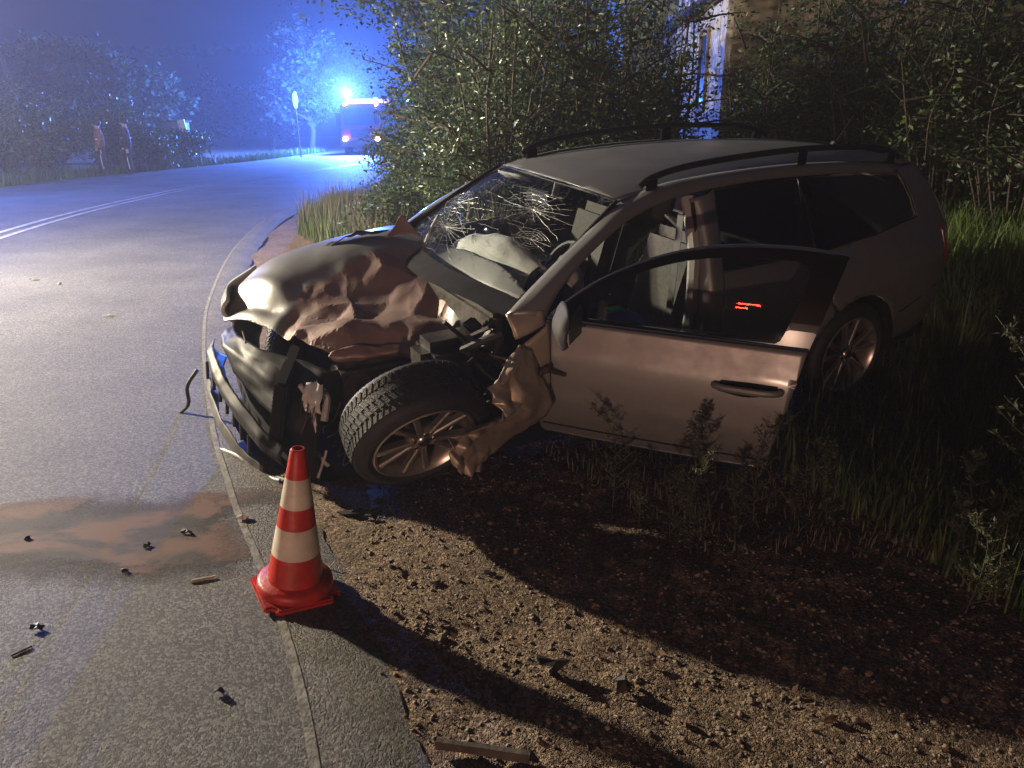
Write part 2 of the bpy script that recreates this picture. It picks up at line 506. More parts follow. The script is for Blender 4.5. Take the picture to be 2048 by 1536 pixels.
def field(name, outline, fn, m, parent=None, step=0.04, holes=(), thick=0.0, smooth=True, jitter=0.0, offset=-1):
    """surface over a 2-D outline (holes cut out), lifted to 3-D by fn(a, b)"""
    P = [Vector(p) for p in densify(outline, step)]
    E = [(i, (i + 1) % len(P)) for i in range(len(P))]
    op = [tuple(p) for p in P]
    hps = []
    for h_ in holes:
        hp = densify(h_, step); b0 = len(P)
        P += [Vector(p) for p in hp]; E += [(b0 + i, b0 + (i + 1) % len(hp)) for i in range(len(hp))]
        hps.append(hp)
    xs = [p[0] for p in op]; ys = [p[1] for p in op]
    rr = random.Random(3)
    x = min(xs) + step / 2
    while x < max(xs):
        y = min(ys) + step / 2
        while y < max(ys):
            a, b = x + rr.uniform(-jitter, jitter) * step, y + rr.uniform(-jitter, jitter) * step
            if inpoly(a, b, op) and not any(inpoly(a, b, h_) for h_ in hps):
                P.append(Vector((a, b)))
            y += step
        x += step
    vo, eo, fo, *_ = delaunay_2d_cdt(P, E, [], 1, 1e-5)
    V = [tuple(fn(v.x, v.y)) for v in vo]
    keep = []
    for f in fo:
        cx = sum(vo[i].x for i in f) / len(f); cy = sum(vo[i].y for i in f) / len(f)
        if inpoly(cx, cy, op) and not any(inpoly(cx, cy, h_) for h_ in hps):
            ar = sum(vo[f[i]].x * vo[f[(i + 1) % len(f)]].y - vo[f[(i + 1) % len(f)]].x * vo[f[i]].y for i in range(len(f)))
            keep.append(tuple(f) if ar > 0 else tuple(f)[::-1])
    me = bpy.data.meshes.new(name); me.from_pydata(V, [], keep); me.update()
    o = link(name, me, m, parent, smooth=smooth)
    if thick: solid(o, thick, offset)
    return o

def tps(ctrl):
    """thin-plate spline z(x, y) through control points"""
    C = np.array(ctrl, float); n = len(C)
    d = np.linalg.norm(C[:, None, :2] - C[None, :, :2], axis=2)
    K = np.where(d > 0, d ** 2 * np.log(d + 1e-12), 0)
    Pm = np.hstack([np.ones((n, 1)), C[:, :2]])
    A = np.block([[K + 1e-4 * np.eye(n), Pm], [Pm.T, np.zeros((3, 3))]])
    w = np.linalg.solve(A, np.concatenate([C[:, 2], np.zeros(3)]))
    def f(x, y):
        r = np.hypot(C[:, 0] - x, C[:, 1] - y)
        return float((w[:n] * np.where(r > 0, r ** 2 * np.log(r + 1e-12), 0)).sum() + w[n] + w[n + 1] * x + w[n + 2] * y)
    return f

def folded(name, rows, cu, cv, amp, up, m, parent, thick, seed, still=lambda u, v: 1.0):
    """sheet folded along the lines of a coarse irregular net, then refined"""
    r_ = random.Random(seed)
    R1 = [curve(r, cu) for r in rows]
    G = np.array([curve([r[i] for r in R1], cv) for i in range(cu)])
    for i in range(cu):
        for j in range(cv):
            k_ = still(i / (cu - 1), j / (cv - 1))
            G[i, j] += k_ * amp * np.array([r_.uniform(-.45, .45), r_.choice((-1, 1)) * r_.uniform(.35, 1), r_.uniform(-.45, .45)])
    nu, nv = (cu - 1) * up + 1, (cv - 1) * up + 1
    V = []
    for a in range(nu):
        for b_ in range(nv):
            x, y = a / up, b_ / up; i, j = min(int(x), cu - 2), min(int(y), cv - 2); u, v = x - i, y - j
            p00, p10, p01, p11 = G[i, j], G[i + 1, j], G[i, j + 1], G[i + 1, j + 1]
            if (i + j) % 2 == 0:   # split each cell along one diagonal
                p = p00 + (p10 - p00) * u + (p11 - p10) * v if u >= v else p00 + (p01 - p00) * v + (p11 - p01) * u
            else:
                p = p00 + (p10 - p00) * u + (p01 - p00) * v if u + v <= 1 else p11 + (p01 - p11) * (1 - u) + (p10 - p11) * (1 - v)
            q = Vector(p) * 30
            V.append(p + 0.004 * np.array([noise.noise(q), noise.noise(q + Vector((9, 0, 0))), noise.noise(q + Vector((0, 9, 0)))]))
    Fc = [(a * nv + b_, (a + 1) * nv + b_, (a + 1) * nv + b_ + 1, a * nv + b_ + 1) for a in range(nu - 1) for b_ in range(nv - 1)]
    o = link(name, mesh_np(name, V, Fc), m, parent, smooth=True)
    solid(o, thick)
    return o

def nz(x, y, z=0.0): return noise.noise(Vector((x, y, z)))
def crumple(p, s):
    """sharp-edged folds: worley facets"""
    d = noise.voronoi(Vector(p) * s)[0]
    return d[1] - d[0]

# ================================================================== GROUND
NEAR = [(1.2, -8), (0.25, -1), (-.5, 1.6), (-1.26, 3.17), (-1.7, 4.11), (-2.4, 5.84), (-2.97, 7.53), (-3.74, 10.43), (-4.35, 13.8), (-4.5, 16.5), (-4.3, 20), (-3.7, 25), (-2.8, 31), (-2.3, 38), (-2, 45), (-1, 60), (4, 90)]
CENT = [(-3.0, -9), (-3.9, -2), (-4.5, 1), (-5.2, 3), (-5.6, 4.2), (-6.3, 6.2), (-6.9, 8), (-7.7, 11.7), (-8.15, 14.5), (-8.4, 17.5), (-8.45, 20.5), (-7.95, 24.5), (-6.9, 31), (-6.3, 38), (-6, 45), (-5, 60), (0, 90.)]
FAR = [(-7, -10), (-8, -2), (-8.6, 1), (-9.4, 3), (-9.8, 4.5), (-10.5, 6.5), (-11.2, 9), (-11.9, 13), (-12.3, 16), (-12.5, 19), (-12.6, 22), (-12.4, 26), (-11.6, 31), (-10.8, 38), (-10.4, 45), (-9.4, 60), (-4.4, 90)]
NS = 260
nearC, centC, farC = (curve([(a, b, 0) for a, b in c_], NS)[:, :2] for c_ in (NEAR, CENT, FAR))
def x_near(y): return float(np.interp(y, nearC[:, 1], nearC[:, 0]))
def x_far(y): return float(np.interp(y, farC[:, 1], farC[:, 0]))

def sstep(a, b, x):
    t = np.clip((x - a) / (b - a), 0, 1)
    return t * t * (3 - 2 * t)

def gz(x, y):
    """height of the verge"""
    xn = x_near(y)
    d = x - xn
    z = -0.028 - 0.02 * float(sstep(0.15, 0.6, d))
    if d > 0.1:
        z += 0.010 * nz(x * 6, y * 6, 3) + 0.016 * nz(x * 1.7, y * 1.7, 9)
        if y < 8: z += 0.007 * nz(x * 17, y * 17, 1) + 0.004 * nz(x * 45, y * 45, 5)
        z += 0.105 * min(max(y - 4.55, 0), 3.0) * float(sstep(-1.2, 0.9, x))
        z += 0.06 * float(sstep(1.6, 4.0, x))
    if d < 0.16 and x > x_far(y) + 0.05: z = -0.07
    elif d < 0.0: z = -0.015 + 0.01 * nz(x, y, 2)
    return z

def axis(lo, hi, step, far_lo, far_hi, g=1.18):
    a = list(np.arange(lo, hi, step))
    s = step; v = hi
    while v < far_hi: a.append(v); s *= g; v += s
    a.append(far_hi)
    s = step; v = lo - step; pre = []
    while v > far_lo: pre.append(v); s *= g; v -= s
    pre.append(far_lo)
    return np.array(pre[::-1] + a)
gx = axis(-1.2, 2.6, 0.018, -500, 500); gy = axis(1.3, 4.6, 0.018, -30, 700, 1.12)
V = np.empty((len(gx), len(gy), 3), np.float32)
for i, x in enumerate(gx):
    for j, y in enumerate(gy):
        V[i, j] = (x, y, gz(x, y))
nx_, ny_ = len(gx), len(gy)
idx = np.arange(nx_ * ny_).reshape(nx_, ny_)
Fq = np.stack([idx[:-1, :-1], idx[1:, :-1], idx[1:, 1:], idx[:-1, 1:]], -1).reshape(-1, 4)
g_o = link('ground', mesh_np('ground', V.reshape(-1, 3), Fq), 'gravel_soil', smooth=True)
structure(g_o)

def ribbon(name, left, right, m, zl=0.0, zr=0.0, cross=2, sag=0.0):
    V = []
    n = len(left)
    for a, b in zip(left, right):
        for k in range(cross):
            t = k / (cross - 1)
            V.append((a[0] + (b[0] - a[0]) * t, a[1] + (b[1] - a[1]) * t, zl + (zr - zl) * t + sag * 4 * t * (1 - t)))
    Fc = [(i * cross + k, i * cross + k + 1, (i + 1) * cross + k + 1, (i + 1) * cross + k) for i in range(n - 1) for k in range(cross - 1)]
    return link(name, mesh_np(name, V, Fc), m, smooth=True)

def offs(c, d):
    t = np.gradient(c, axis=0); t /= np.linalg.norm(t, axis=1)[:, None]
    nrm = np.stack([t[:, 1], -t[:, 0]], 1)      # to the right of travel
    return c + nrm * d

road = ribbon('road', farC, nearC, 'asphalt', 0, 0, 9, 0.03)
structure(road)
rj = np.array([0.012 * nz(i * 0.9, 0, 4) + 0.02 * nz(i * 0.17, 3, 4) for i in range(NS)])
stripL = offs(nearC, -0.012)
stripR = offs(nearC, 0.27)
st = curve([(a, b, 0) for a, b in stripR], NS * 4)[:, :2]
sl = curve([(a, b, 0) for a, b in stripL], NS * 4)[:, :2]
wob = np.array([0.03 * nz(p[0] * 4, p[1] * 4, 7) + 0.02 * nz(p[0] * 14, p[1] * 14, 7) for p in st])
st = offs(st, 0) + (offs(st, 1) - st) * wob[:, None]
es = ribbon('road_edge_strip', sl, st, 'coarse_asphalt', 0.004, -0.040, 8, 0.012)
structure(es)
# sealing seam between carriageway and strip
sm = ribbon('edge_seam', offs(sl, -0.020), offs(sl, 0.008), 'seam_mortar', 0.0065, 0.0065, 2)
structure(sm)
for k, d in enumerate((-0.17, 0.10)):
    a = ribbon('road_line', offs(centC, d), offs(centC, d + 0.10), 'line_paint', 0.036, 0.036)
    structure(a)
# far gravel margin
fm = ribbon('far_margin', offs(farC, -1.3), offs(farC, 0.05), 'coarse_asphalt', 0.0, 0.006, 3)
structure(fm)

# absorbent powder over leaked fluid
def blob(name, pts, m, z, step=0.03):
    cx = sum(p[0] for p in pts) / len(pts); cy = sum(p[1] for p in pts) / len(pts)
    P3 = curve([(a, b, 0) for a, b in pts + pts[:1]], 60)[:-1, :2]
    poly = [tuple(p) for p in P3]
    o = field(name, poly, lambda a, b: (a, b, z), m, step=step, smooth=False)
    me = o.data
    at = me.attributes.new('edge', 'FLOAT', 'POINT')
    A = np.array(poly)
    vals = []
    for v in me.vertices:
        d = np.min(np.hypot(A[:, 0] - v.co.x, A[:, 1] - v.co.y))
        vals.append(min(1.0, d / 0.20) * 0.45)
    at.data.foreach_set('value', vals)
    return o
def road_z(x, y):
    xf, xn = x_far(y), x_near(y)
    t = (x - xf) / (xn - xf)
    return 0.12 * t * (1 - t) if 0 < t < 1 else 0
sp = blob('absorbent_powder', [(-2.7, 2.85), (-2.25, 3.05), (-1.95, 3.16), (-1.6, 3.17), (-1.3, 3.22), (-1.05, 3.26), (-0.98, 3.14), (-1.15, 2.98), (-1.05, 2.7), (-1.0, 2.52), (-1.3, 2.42), (-1.65, 2.42), (-1.95, 2.40), (-2.15, 2.55), (-2.6, 2.6)], 'absorbent', 0.0)
for v in sp.data.vertices: v.co.z = road_z(v.co.x, v.co.y) + 0.004
tag(sp, 'reddish brown absorbent powder spread over a dark fluid stain on the asphalt', 'spill')

# ------------------------------------------------------------------ gravel
def pebbles(name, n, xr, yr, smin, smax, m, keep=lambda x, y: True, flat=0.6):
    base = np.array([(1, 0, 0), (-1, 0, 0), (0, 1, 0), (0, -1, 0), (0, 0, 1), (0, 0, -1)], float)
    fb = np.array([(0, 2, 4), (2, 1, 4), (1, 3, 4), (3, 0, 4), (2, 0, 5), (1, 2, 5), (3, 1, 5), (0, 3, 5)])
    Vs, Fs = [], []; k = 0
    while k < n:
        x, y = RNG.uniform(*xr), RNG.uniform(*yr)
        if not keep(x, y): n -= 1; continue
        s = smin + (smax - smin) * RNG.random() ** 3
        b = base * (s * RNG.uniform(0.6, 1.2, (6, 1))) * np.array([1, RNG.uniform(.6, 1), RNG.uniform(.35, .8)])
        a = RNG.uniform(0, 6.28); ca, sa = math.cos(a), math.sin(a)
        b = b @ np.array([[ca, sa, 0], [-sa, ca, 0], [0, 0, 1]])
        Vs.append(b + np.array([x, y, gz(x, y) + s * 0.12])); Fs.append(fb + 6 * k); k += 1
    o = link(name, mesh_np(name, np.concatenate(Vs), np.concatenate(Fs)), m)
    return o
onsh = lambda x, y: x > x_near(y) + 0.13 + 0.12 * RNG.random()
pg = pebbles('gravel', 16000, (-0.6, 2.6), (1.4, 4.2), 0.0025, 0.014, 'stone', onsh)
tag(pg, 'small loose gravel strewn over the brown earth shoulder', 'gravel', kind='stuff')

# ================================================================== WRECKED ESTATE CAR
# local axes: x to the tail, y to the car's right, z up; origin on the ground below the front axle
car = empty('estate_car', (-0.793, 3.926, -0.096), (0.100, -0.052, 0.514))
tag(car, 'wrecked silver estate car with crushed front end and open driver door', 'car')

ZS = [0.15, 0.25, 0.35, 0.50, 0.62, 0.72, 0.80, 0.95, 1.05, 1.15, 1.25, 1.33, 1.38, 1.42]
HS = [0.74, 0.80, 0.86, 0.893, 0.902, 0.900, 0.893, 0.845, 0.800, 0.757, 0.706, 0.655, 0.612, 0.57]
zz_ = np.linspace(0.15, 1.42, 60)
hh_ = np.interp(zz_, ZS, HS)
for _ in range(3): hh_[1:-1] = (hh_[:-2] + 2 * hh_[1:-1] + hh_[2:]) / 4
def half(x, z):
    h0 = float(np.interp(z, zz_, hh_))
    lo = float(np.interp(x, [-1, 2.8, 3.2, 3.5, 3.7, 3.85, 3.93, 3.97], [1, 1, 0.972, 0.915, 0.845, 0.765, 0.68, 0.60]))
    up = float(np.interp(x, [-1, 2.4, 2.8, 3.25, 3.4, 3.55, 3.85, 3.95], [1, 1, 0.978, 0.925, 0.89, 0.85, 0.72, 0.62]))
    t = float(sstep(0.75, 1.1, z))
    fl = 0.012 * math.exp(-((math.hypot(x - 2.76, z - 0.315) - 0.40) / 0.05) ** 2) if z < 0.8 else 0
    return h0 * (lo * (1 - t) + up * t) + fl
def left(x, z, o=0.0): return (x, -half(x, z) - o, z)
def right(x, z, o=0.0): return (x, half(x, z) + o, z)
def arc(cx, cz, r, a0, a1, n=14): return [(cx + r * math.cos(rad(a0 + (a1 - a0) * i / (n - 1))), cz + r * math.sin(rad(a0 + (a1 - a0) * i / (n - 1)))) for i in range(n)]
AX, AZ, AR = 2.765, 0.318, 0.385

# ---- rear quarter with wheel arch and D pillar
quarter = [(2.455, 0.995), (2.9, 1.022), (3.25, 1.05), (3.385, 1.062), (3.345, 1.18), (3.262, 1.312), (3.30, 1.345), (3.47, 1.352), (3.56, 1.285), (3.70, 1.15), (3.83, 0.99), (3.90, 0.82), (3.93, 0.62), (3.93, 0.46), (3.88, 0.36), (3.70, 0.31), (3.25, 0.29)] + arc(AX, AZ, AR, -2, 122) + [(2.50, 0.70), (2.475, 0.85)]
field('rear_quarter_panel', quarter, left, 'silver_paint', car, 0.035, thick=0.01)
# ---- closed rear door
rdoor = [(1.672, 0.985), (2.05, 0.988), (2.445, 0.993), (2.465, 0.85), (2.49, 0.70)] + arc(AX, AZ, AR + 0.004, 125, 172) + [(2.36, 0.335), (1.68, 0.325), (1.64, 0.36), (1.645, 0.7)]
rd = field('rear_door', rdoor, left, 'silver_paint', car, 0.035, thick=0.01)
hd = MB(); hd.bevbox(2.16, 2.38, -0.935, -0.912, 0.755, 0.785, 0.008); hd.build('handle', 'silver_paint', rd, True)
# dark inner shell behind the gaps
field('inner_shell', [(1.6, 0.98), (3.3, 1.03), (3.85, 0.95), (3.9, 0.5), (3.2, 0.3)] + arc(AX, AZ, AR + 0.01, 0, 178) + [(1.62, 0.32)], lambda x, z: (x, -half(x, z) + 0.03, z), 'matte_black', car, 0.08)
# wheel housing
wh = MB()
n_ = 18
pts = arc(AX, AZ, AR - 0.002, -10, 190, n_)
V_ = [(p[0], -0.885, p[1]) for p in pts] + [(p[0], -0.55, p[1]) for p in pts]
wh.add(V_, [(i, i + 1, n_ + i + 1, n_ + i) for i in range(n_ - 1)]); wh.add([V_[n_ + i] for i in range(n_)], [tuple(range(n_))])
wh.build('wheel_housing', 'matte_black', car)
# ---- sill
patch('sill', [[(0.78, -0.80, 0.315), (1.3, -0.815, 0.32), (2.4, -0.81, 0.325)], [(0.78, -0.845, 0.28), (1.3, -0.858, 0.285), (2.4, -0.85, 0.29)], [(0.78, -0.83, 0.21), (1.3, -0.84, 0.21), (2.4, -0.835, 0.21)], [(0.78, -0.74, 0.17), (1.3, -0.75, 0.17), (2.4, -0.75, 0.17)]], 14, 9, 'black_plastic', car)
# ---- A pillar, cant rail along the roof
low = [(0.600, -0.832, 0.915), (0.70, -0.805, 1.03), (0.85, -0.765, 1.135), (1.02, -0.722, 1.222), (1.20, -0.683, 1.292), (1.42, -0.655, 1.342), (1.70, -0.646, 1.370), (2.05, -0.640, 1.383), (2.40, -0.636, 1.378), (2.85, -0.618, 1.357), (3.265, -0.600, 1.318)]
upp = [(0.44, -0.770, 0.952), (0.58, -0.725, 1.03), (0.76, -0.685, 1.135), (0.95, -0.638, 1.232), (1.14, -0.585, 1.328), (1.42, -0.565, 1.402), (1.70, -0.562, 1.425), (2.05, -0.560, 1.435), (2.40, -0.556, 1.432), (2.85, -0.54, 1.408), (3.30, -0.52, 1.362)]
mid = [tuple((np.array(a) * 0.5 + np.array(b) * 0.5) + np.array([0, -0.018, 0.018])) for a, b in zip(low, upp)]
patch('roof_side_rail', [low, mid, upp], 60, 7, 'silver_paint', car, thick=0.012)
mir = lambda L: [(a, -b, c_) for a, b, c_ in L]
patch('roof_side_rail', [mir(upp), mir(mid), mir(low)], 40, 7, 'silver_paint', car, thick=0.012)
# base of the A pillar: last piece of the torn wing
patch('pillar_base', [[(0.455, -0.83, 0.845), (0.53, -0.845, 0.872), (0.605, -0.842, 0.898)], [(0.445, -0.815, 0.90), (0.52, -0.832, 0.912), (0.602, -0.836, 0.93)], [(0.435, -0.775, 0.955), (0.50, -0.79, 0.965), (0.60, -0.832, 0.96)]], 10, 8, 'torn_paint', car, thick=0.01)
# ---- B pillar
patch('centre_pillar', [[(1.575, -0.60, 1.315), (1.60, -0.66, 1.338), (1.66, -0.672, 1.352), (1.712, -0.657, 1.372)], [(1.585, -0.66, 1.22), (1.61, -0.722, 1.22), (1.655, -0.732, 1.22), (1.70, -0.722, 1.22)], [(1.58, -0.74, 1.05), (1.605, -0.795, 1.05), (1.645, -0.803, 1.05), (1.682, -0.80, 1.05)], [(1.56, -0.80, 0.8), (1.59, -0.862, 0.8), (1.63, -0.875, 0.8), (1.66, -0.878, 0.8)], [(1.55, -0.78, 0.33), (1.575, -0.825, 0.33), (1.61, -0.835, 0.33), (1.64, -0.835, 0.33)]], 12, 26, 'silver_paint', car, thick=0.01)
bt = MB(); bt.tube([(1.60, -0.60, 1.33), (1.585, -0.66, 1.22), (1.57, -0.73, 1.05), (1.55, -0.77, 0.8), (1.54, -0.74, 0.4)], 0.035, 8)
bt.build('pillar_trim', 'trim_grey', car, True)
tb = MB(); tb.tube([(1.59, -0.655, 1.315), (1.572, -0.725, 1.1), (1.55, -0.79, 0.8), (1.545, -0.775, 0.4)], 0.014, 6)
tb.build('door_seal', 'black_plastic', car, True)
sb = MB(); sb.add([(1.53, -0.62, 1.26), (1.53, -0.665, 1.26), (1.51, -0.67, 0.75), (1.51, -0.62, 0.75)], [(0, 1, 2, 3)])
solid(sb.build('seat_belt', 'grey_plastic', car), 0.003)
# ---- rear side glass, in two panes with a black pillar between
dlo_t = [(1.715, 1.352), (2.05, 1.366), (2.36, 1.364)]
field('side_window', [(1.69, 0.99), (2.06, 0.992), (2.37, 0.998), (2.36, 1.363), (2.05, 1.366), (1.718, 1.352)], lambda x, z: left(x, z, -0.006), 'tinted_glass', car, 0.05)
field('side_window', [(2.45, 1.0), (2.9, 1.026), (3.36, 1.066), (3.33, 1.18), (3.25, 1.305), (2.85, 1.342), (2.44, 1.361)], lambda x, z: left(x, z, -0.006), 'tinted_glass', car, 0.05)
field('pillar_cover', [(2.375, 0.998), (2.447, 1.0), (2.437, 1.362), (2.365, 1.364)], lambda x, z: left(x, z, -0.002), 'frame_black', car, 0.05)
tr = MB(); tr.tube([left(3.262, 1.318, .004), left(3.30, 1.27, .005), left(3.345, 1.18, .005), left(3.385, 1.075, .004)], [0.005, 0.010, 0.011, 0.006], 8)
tr.build('window_trim', 'chrome', car, True)
tr = MB(); tr.tube([left(x, z, .003) for x, z in ((1.69, 0.988), (2.05, 0.99), (2.45, 0.998), (2.9, 1.024), (3.38, 1.063))], 0.006, 6)
tr.build('window_trim', 'black_plastic', car, True)
# ---- right-hand body side (far side)
rs_out = [(0.45, 0.93), (0.75, 1.06), (1.02, 1.222), (1.2, 1.292), (1.7, 1.37), (2.4, 1.378), (3.265, 1.318), (3.3, 1.345), (3.47, 1.352), (3.7, 1.15), (3.83, 0.99), (3.93, 0.62), (3.88, 0.36), (3.25, 0.29)] + arc(AX, AZ, AR, 0, 180) + [(0.40, 0.30)]
field('far_side_panel', rs_out, right, 'silver_paint', car, 0.06, thick=0.01, offset=1,
      holes=[[(0.68, 0.97), (1.66, 0.99), (1.64, 1.355), (1.42, 1.325), (1.2, 1.275), (1.0, 1.2), (0.85, 1.115)], [(1.72, 0.99), (2.4, 1.0), (3.35, 1.07), (3.25, 1.3), (2.4, 1.36), (1.74, 1.35)]])
field('side_window', [(0.66, 0.96), (1.69, 0.98), (1.69, 1.36), (1.42, 1.33), (1.2, 1.28), (0.85, 1.12)], lambda x, z: right(x, z, -0.015), 'clear_glass', car, 0.08)
field('side_window', [(1.70, 0.98), (3.36, 1.06), (3.25, 1.31), (2.4, 1.365), (1.70, 1.36)], lambda x, z: right(x, z, -0.015), 'tinted_glass', car, 0.08)
# ---- roof
def zc(x): return float(np.interp(x, [1.0, 1.12, 1.3, 1.6, 2.0, 2.5, 3.0, 3.3, 3.5, 3.65], [1.375, 1.398, 1.425, 1.452, 1.468, 1.465, 1.440, 1.412, 1.385, 1.355]))
zr_x = np.linspace(1.0, 3.65, 80); zr_z = np.array([zc(x) for x in zr_x])
for _ in range(10): zr_z[1:-1] = (zr_z[:-2] + 2 * zr_z[1:-1] + zr_z[2:]) / 4
def roofz(x, y): return float(np.interp(x, zr_x, zr_z)) - 0.045 * (abs(y) / 0.57) ** 2.6
def roof_e(x): return float(np.interp(x, [1.1, 1.18, 1.42, 2.05, 2.4, 2.85, 3.3, 3.6], [0.57, 0.575, 0.568, 0.563, 0.559, 0.543, 0.523, 0.50]))
ro = [(1.165, -0.578), (1.125, -0.42), (1.098, -0.2), (1.092, 0), (1.098, 0.2), (1.125, 0.42), (1.165, 0.578)] + [(x, roof_e(x)) for x in np.linspace(1.3, 3.52, 16)] + [(3.60, 0.3), (3.62, 0), (3.60, -0.3)] + [(x, -roof_e(x)) for x in np.linspace(3.52, 1.3, 16)]
field('roof', ro, lambda x, y: (x, y, roofz(x, y)), 'silver_paint', car, 0.05, thick=0.012)
hl = MB(); hl.tube([(x, y, roofz(x, y) - 0.004) for x, y in ((1.160, -0.575), (1.12, -0.42), (1.092, -0.2), (1.086, 0), (1.092, 0.2), (1.12, 0.42), (1.160, 0.575))], 0.006, 6)
hl.build('windscreen_trim', 'chrome', car, True)
for sy in (-1, 1):
    rr_ = MB()
    P_ = [(1.30, 0.575, 1.405), (1.36, 0.578, 1.44), (1.55, 0.582, 1.478), (1.9, 0.584, 1.502), (2.4, 0.580, 1.512), (2.85, 0.566, 1.493), (3.15, 0.552, 1.462), (3.28, 0.545, 1.425), (3.33, 0.54, 1.395)]
    rr_.tube([(a, sy * b, c_ if sy < 0 else c_ + 0.006) for a, b, c_ in curve(P_, 36)], 0.017, 10)
    rail = rr_.build('roof_rail', 'black_plastic', car, True)
    for xx in (1.37, 2.42, 3.24):
        f_ = MB(); yb = sy * float(np.interp(xx, [1.3, 2.4, 3.3], [0.576, 0.58, 0.545]))
        zt = float(np.interp(xx, [p[0] for p in P_], [p[2] for p in P_]))
        f_.bevbox(xx - 0.035, xx + 0.035, yb - 0.016, yb + 0.016, zt - 0.085, zt, 0.006)
        f_.build('rail_foot', 'frame_black', rail)
an = MB(); an.bevbox(3.38, 3.46, -0.02, 0.02, roofz(3.42, 0) - 0.005, roofz(3.42, 0) + 0.03, 0.008); an.tube([(3.42, 0, 1.42), (3.55, 0, 1.58)], 0.004, 6)
an.build('aerial', 'black_plastic', car, True)
# ---- tail
patch('tailgate', [[(3.60, -0.48, 1.33), (3.63, 0, 1.345), (3.60, 0.48, 1.33)], [(3.80, -0.60, 1.05), (3.84, 0, 1.06), (3.80, 0.60, 1.05)], [(3.92, -0.62, 0.8), (3.97, 0, 0.8), (3.92, 0.62, 0.8)], [(3.93, -0.62, 0.4), (3.98, 0, 0.4), (3.93, 0.62, 0.4)]], 14, 14, 'silver_paint', car, thick=0.01)
field('tail_lamp', [(3.74, 0.97), (3.85, 0.955), (3.905, 0.82), (3.915, 0.72), (3.80, 0.72), (3.76, 0.80)], lambda x, z: left(x, z, 0.012), 'red_lens', car, 0.03, thick=0.02)
bs = MB(); bs.tube([left(x, z, 0.001) for x, z in ((3.17, 0.52), (3.4, 0.565), (3.65, 0.60), (3.9, 0.62))], 0.004, 6)
bs.build('bumper_seam', 'matte_black', car)
# ---- floor pan and bulkhead
ub = MB(); ub.bevbox(0.35, 3.75, -0.72, 0.72, 0.20, 0.33, 0.03); ub.build('floor_pan', 'matte_black', car)
fw = MB(); fw.bevbox(0.40, 0.47, -0.70, 0.72, 0.3, 0.93, 0.02); fw.build('bulkhead', 'dark_metal', car)

# ---- windscreen, shattered
ws_rows = [[(0.60, -0.700, 0.975), (0.50, -0.35, 0.995), (0.46, 0, 1.005), (0.50, 0.35, 1.01), (0.62, 0.705, 1.015)],
           [(0.80, -0.66, 1.118), (0.71, -0.34, 1.15), (0.68, 0, 1.158), (0.71, 0.34, 1.16), (0.80, 0.66, 1.145)],
           [(1.00, -0.615, 1.247), (0.92, -0.32, 1.285), (0.895, 0, 1.292), (0.92, 0.32, 1.29), (1.00, 0.615, 1.265)],
           [(1.16, -0.578, 1.345), (1.105, -0.31, 1.385), (1.085, 0, 1.394), (1.105, 0.31, 1.39), (1.16, 0.578, 1.355)]]
WSN = 41
_r = [curve(r, WSN) for r in ws_rows]
WS = np.array([curve([r[i] for r in _r], WSN) for i in range(WSN)])     # [across][up]
def wsp(u, v):
    """point on the windscreen, u across from driver (0) to passenger (1), v up"""
    a, b = u * (WSN - 1), v * (WSN - 1)
    i, j = min(int(a), WSN - 2), min(int(b), WSN - 2); s_, t_ = a - i, b - j
    p = WS[i, j] * (1 - s_) * (1 - t_) + WS[i + 1, j] * s_ * (1 - t_) + WS[i, j + 1] * (1 - s_) * t_ + WS[i + 1, j + 1] * s_ * t_
    return p
ws_o = patch('windscreen', ws_rows, 41, 41, 'cracked_glass', car, flip=True, disp=lambda p: p + Vector((0, 0, 0.006 * nz(p.x * 7, p.y * 7, 2))))
# cracks: bundles of bright splits running across the pane
wsc = MB()
rc = random.Random(11)
def crack(u, v, du, dv, steps, w):
    pts = []
    for k in range(steps):
        if not (0.01 < u < 0.99 and 0.01 < v < 0.99): break
        p = wsp(u, v); pts.append(Vector(p) + Vector((-0.004, 0, 0.006)))
        u += du + rc.uniform(-.008, .008); v += dv + rc.uniform(-.008, .008)
        du += rc.uniform(-.003, .003); dv += rc.uniform(-.003, .003)
    if len(pts) > 2:
        wsc.tube(pts, [w * (0.4 + 0.6 * rc.random()) for _ in pts], 3, False)
